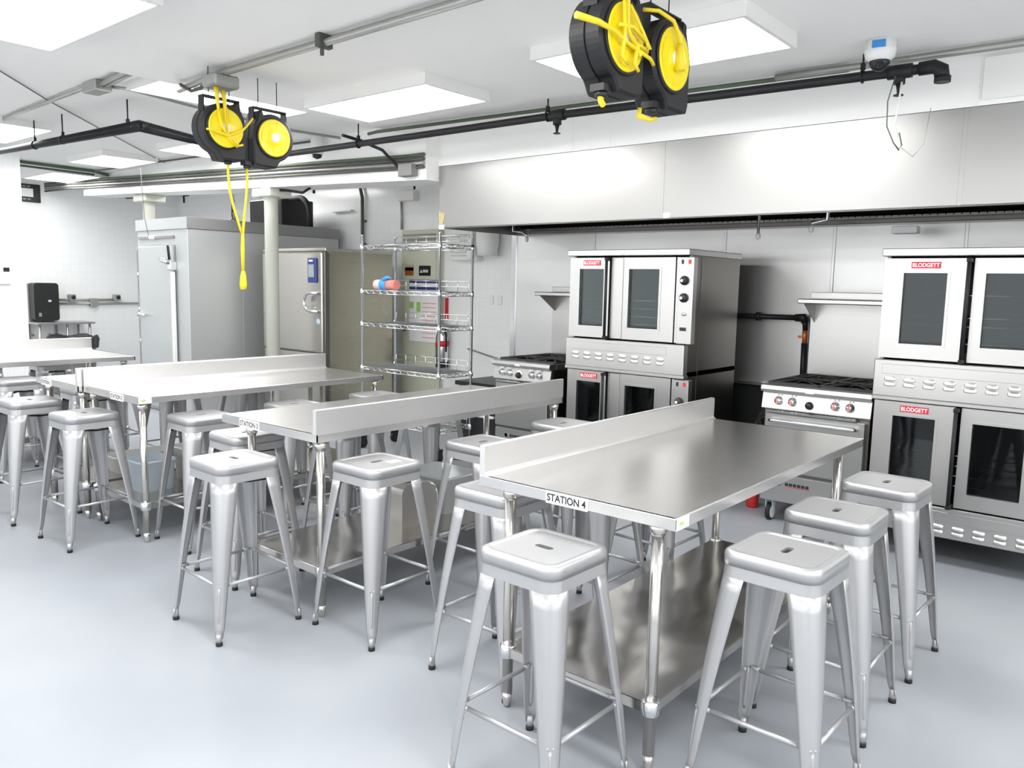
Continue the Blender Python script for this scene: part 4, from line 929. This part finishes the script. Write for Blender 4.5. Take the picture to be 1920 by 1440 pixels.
# sprinkler main
t = thing('sprinkler_main', 'black sprinkler pipe in front of the hood soffit, elbow at its right end', 'pipe', (-3.5, 4.55, 2.78))
mp = [(-6.95, 4.50, 2.78), (-4.75, 4.55, 2.78), (-3.46, 4.565, 2.78), (-2.25, 4.66, 2.78), (-1.25, 4.725, 2.78), (-1.13, 4.735, 2.782)]
build('main_run', B().tube(mp, .027, 12), BLKP, t)
build('branch_run', B().tube([(-13.1, 2.80, 2.79), (-8.9, 2.875, 2.785), (-6.38, 3.04, 2.78), (-6.93, 4.50, 2.78)], .027, 12), BLKP, t)
build('elbow', B().tube([(-1.19, 4.73, 2.782), (-1.12, 4.737, 2.785), (-1.085, 4.74, 2.765), (-1.075, 4.74, 2.715)], .036, 14).cyl((-1.075, 4.74, 2.73), (-1.075, 4.74, 2.70), .041, n=14), BLKP, t)
build('elbow', B().tube([(-6.45, 3.034, 2.78), (-6.385, 3.04, 2.78)], .035, 14).tube([(-6.382, 3.036, 2.78), (-6.408, 3.105, 2.78)], .035, 14), BLKP, t)
for x, y in ((-3.45, 4.565), (-1.28, 4.72)):
    q = build('tee_fitting', B().tube([(x-.06, y-.004, 2.78), (x+.06, y+.004, 2.78)], .038, 14).cyl((x, y, 2.77), (x, y, 2.715), .03, n=12), BLKP, t)
    build('sprinkler_head', B().lathe([(.018, 2.716), (.012, 2.69), (.008, 2.665), (.026, 2.66), (.026, 2.655)], (x, y, 0), n=12), BLKP, q)
for x, y, zc in ((-3.53, 4.56, ZC), (-1.47, 4.71, ZC), (-5.55, 4.53, ZF), (-6.55, 3.03, ZF), (-7.62, 2.955, ZF), (-8.15, 2.92, ZF)):
    b = B().tube([(x, y, 2.835), (x, y, zc-.0005)], .0055, 6).tube([(x, y+.03*cos(a), 2.782+.034*sin(a)) for a in [2*PI*i/16 for i in range(16)]], .006, 6, closed=True).box(x-.012, x+.012, y-.012, y+.012, 2.815, 2.85, .003)
    build('pipe_hanger', b, BLKP, t)
def conduit(pts, r, m, lab, clips=(), zc=None):
    b = B().tube(pts, r, 8)
    return solo('conduit', b, m, lab, 'conduit', pts[0], 'ceiling conduits')
t = thing('junction_box', 'grey junction box with stubs on the far ceiling, left of the reels', 'junction box', (-6.16, 2.64, 2.96))
build('box', B().box(-6.28, -6.06, 2.58, 2.70, 2.925, ZF-.0005, .006), ZINC, t)
build('stub', B().tube([(-6.1, 2.62, 2.962), (-5.4, 2.56, 2.965)], .016, 8).tube([(-6.1, 2.655, 2.962), (-5.4, 2.60, 2.965)], .016, 8), ZINC, t)
conduit([(-9.9, 2.75, 2.975), (-7.95, 2.68, 2.975), (-7.9, 2.67, 2.975), (-6.27, 2.61, 2.97)], .015, ZINC, 'grey conduit running left from the far junction box')
conduit([(-6.1, 2.70, 2.97), (-6.06, 2.83, 2.97), (-6.21, 3.41, 2.97), (-6.40, 4.48, 2.97), (-6.33, 4.94, 2.97)], .012, ZINC, 'grey conduit from the far junction box passing behind the reels')
conduit([(-10.9, 3.45, 2.975), (-11.0, 3.76, 2.975), (-11.08, 4.62, 2.975), (-11.3, 4.93, 2.975)], .02, GREENC, 'dark green conduit crossing the far ceiling at the left')
conduit([(-11.05, 3.5, 2.955), (-11.2, 3.85, 2.955), (-11.3, 4.75, 2.955)], .014, DARKC, 'thin dark conduit beside the dark green one at the far left ceiling')
conduit([(-11.12, 4.66, 2.975), (-9.46, 4.74, 2.975), (-6.6, 4.93, 2.975)], .011, DARKC, 'thin dark conduit along the far ceiling just before the beam')
for k, (za, zb, r, m, lb) in enumerate(((2.955, 2.715, .016, GREENC, 'dark green conduit, topmost along the beam face'), (2.92, 2.68, .015, DARKC, 'dark conduit, second from top along the beam face'), (2.885, 2.645, .016, ZINC, 'grey conduit, third from top along the beam face'), (2.85, 2.61, .014, DARKC, 'lowest dark conduit along the beam face'))):
    conduit([(-13.1, 4.80, za), (-12.35, 4.86, za), (-12.0, 4.93, za-.005), (-5.35, 4.93, zb), (-5.16, 4.93, zb)], r, m, lb)
solo('junction_box', B().box(-5.42, -5.25, 4.86, 4.949, 2.535, 2.64, .006), GREYBOX, 'grey junction box on the beam near the hood end', 'junction box', (-5.33, 4.9, 2.535))
conduit([(-5.70, 4.48, 2.86), (-5.78, 4.75, 2.86), (-5.62, 4.86, 2.78), (-5.42, 4.895, 2.60)], .013, BLKP, 'curved black conduit bending into the beam junction box')
conduit([(-5.5, 4.60, 2.87), (-5.36, 4.58, 2.87), (-4.4, 4.66, 2.872), (-1.9, 4.86, 2.872), (-1.6, 4.88, 2.872)], .014, GREENC, 'green-grey conduit above the sprinkler pipe on the near ceiling')
conduit([(-2.0, 4.80, 2.87), (-1.6, 4.83, 2.87), (1.5, 4.93, 2.872)], .02, ZINC, 'bright grey conduit along the near ceiling to the right photo edge')
conduit([(-8.45, 6.0, 2.86), (-8.0, 5.9, 2.88), (-7.3, 5.6, 2.9), (-7.0, 5.4, 2.92)], .02, DARKC, 'dark conduit arching from the wall conduit over the beam')
conduit([(-7.95, 5.1, 2.60), (-7.4, 5.08, 2.555), (-7.15, 5.1, 2.52), (-7.05, 5.12, 2.565)], .014, BLKP, 'black cable sagging under the beam beside the front column')
solo('loose_cable', B().tube([(-5.4, 1.35, 2.99), (-6.35, 2.08, 2.985), (-7.06, 2.64, 2.985), (-7.99, 3.445, 2.985), (-9.58, 4.86, 2.985)], .005, 6), DARKC, 'thin dark cable crossing the far ceiling diagonally', 'cable', (-7, 2.6, 2.985))
solo('loose_cable', B().tube([(-9.7, 4.62, 2.985), (-9.65, 4.60, 2.7), (-9.6, 4.6, 2.3), (-9.5, 4.59, 2.1)], .0035, 6), DARKC, 'thin cable hanging in front of the walk-in cooler door', 'cable', (-9.6, 4.6, 2.1))
# cameras
t = thing('dome_camera', 'white dome camera with blue tape on the near ceiling at right', 'camera', (-1.33, 4.52, ZC))
build('base', B().lathe([(.075, ZC-.0005), (.075, ZC-.045), (.078, ZC-.05), (.072, ZC-.085), (.05, ZC-.105)], (-1.33, 4.52, 0), n=30), WPL, t)
build('dome', B().lathe([(.052, ZC-.1), (.05, ZC-.115), (.036, ZC-.14), (.016, ZC-.152), (.001, ZC-.154)], (-1.33, 4.52, 0), n=26), GLASSD, t); build('lens', B().lathe([(.02, ZC-.1), (.02, ZC-.12), (.001, ZC-.122)], (-1.33, 4.52, 0), n=16), BLACK, t)
build('blue_tape', B().box(-.032, .032, -.0795, -.0755, ZC-.052, ZC-.015).xf(Matrix.Translation((-1.33, 4.52, 0)) @ Matrix.Rotation(.17, 4, 'Z')), BLUE, t)
t = thing('dome_camera', 'small white dome camera at the beam left of the hood', 'camera', (-6.6, 4.86, 2.86))
build('base', B().lathe([(.06, ZF-.0005), (.06, 2.86), (.055, 2.82)], (-6.55, 4.84, 0), n=22), WPL, t); build('dome', B().lathe([(.05, 2.825), (.04, 2.79), (.001, 2.775)], (-6.55, 4.84, 0), n=20), BLACK, t)
# loose wires by the sprinkler tee
t = thing('hanging_wire', 'thin green and white wires dangling by the sprinkler elbow', 'wire', (-1.26, 4.7, 2.75))
build('green_loop', B().tube([(-1.285, 4.66, 2.745), (-1.315, 4.66, 2.62), (-1.31, 4.66, 2.49), (-1.27, 4.66, 2.40), (-1.24, 4.66, 2.36), (-1.228, 4.66, 2.385), (-1.245, 4.66, 2.45)], .0032, 6), GREENC, t)
build('white_wire', B().tube([(-1.262, 4.70, 2.72), (-1.265, 4.68, 2.6), (-1.272, 4.66, 2.49), (-1.25, 4.66, 2.43)], .0055, 6), WPL, t); build('thin_wire', B().tube([(-1.228, 4.66, 2.37), (-1.17, 4.66, 2.32), (-1.12, 4.66, 2.38), (-1.1, 4.66, 2.56)], .0018, 6), ZINC, t)

# ------------------------------------------------------------------ world and view
w = bpy.data.worlds.new('world'); S.world = w; w.use_nodes = True
w.node_tree.nodes['Background'].inputs['Color'].default_value = (.96, .98, 1, 1); w.node_tree.nodes['Background'].inputs['Strength'].default_value = 2.4
S.view_settings.view_transform = 'Standard'; S.view_settings.look = 'None'; S.view_settings.exposure = 0.22; S.view_settings.gamma = 1; S.view_settings.use_curve_mapping = False
S.cycles.max_bounces = 10; S.cycles.diffuse_bounces = 6; S.cycles.glossy_bounces = 6; S.cycles.transparent_max_bounces = 12
S.cycles.use_denoising = True; S.cycles.sample_clamp_indirect = 8
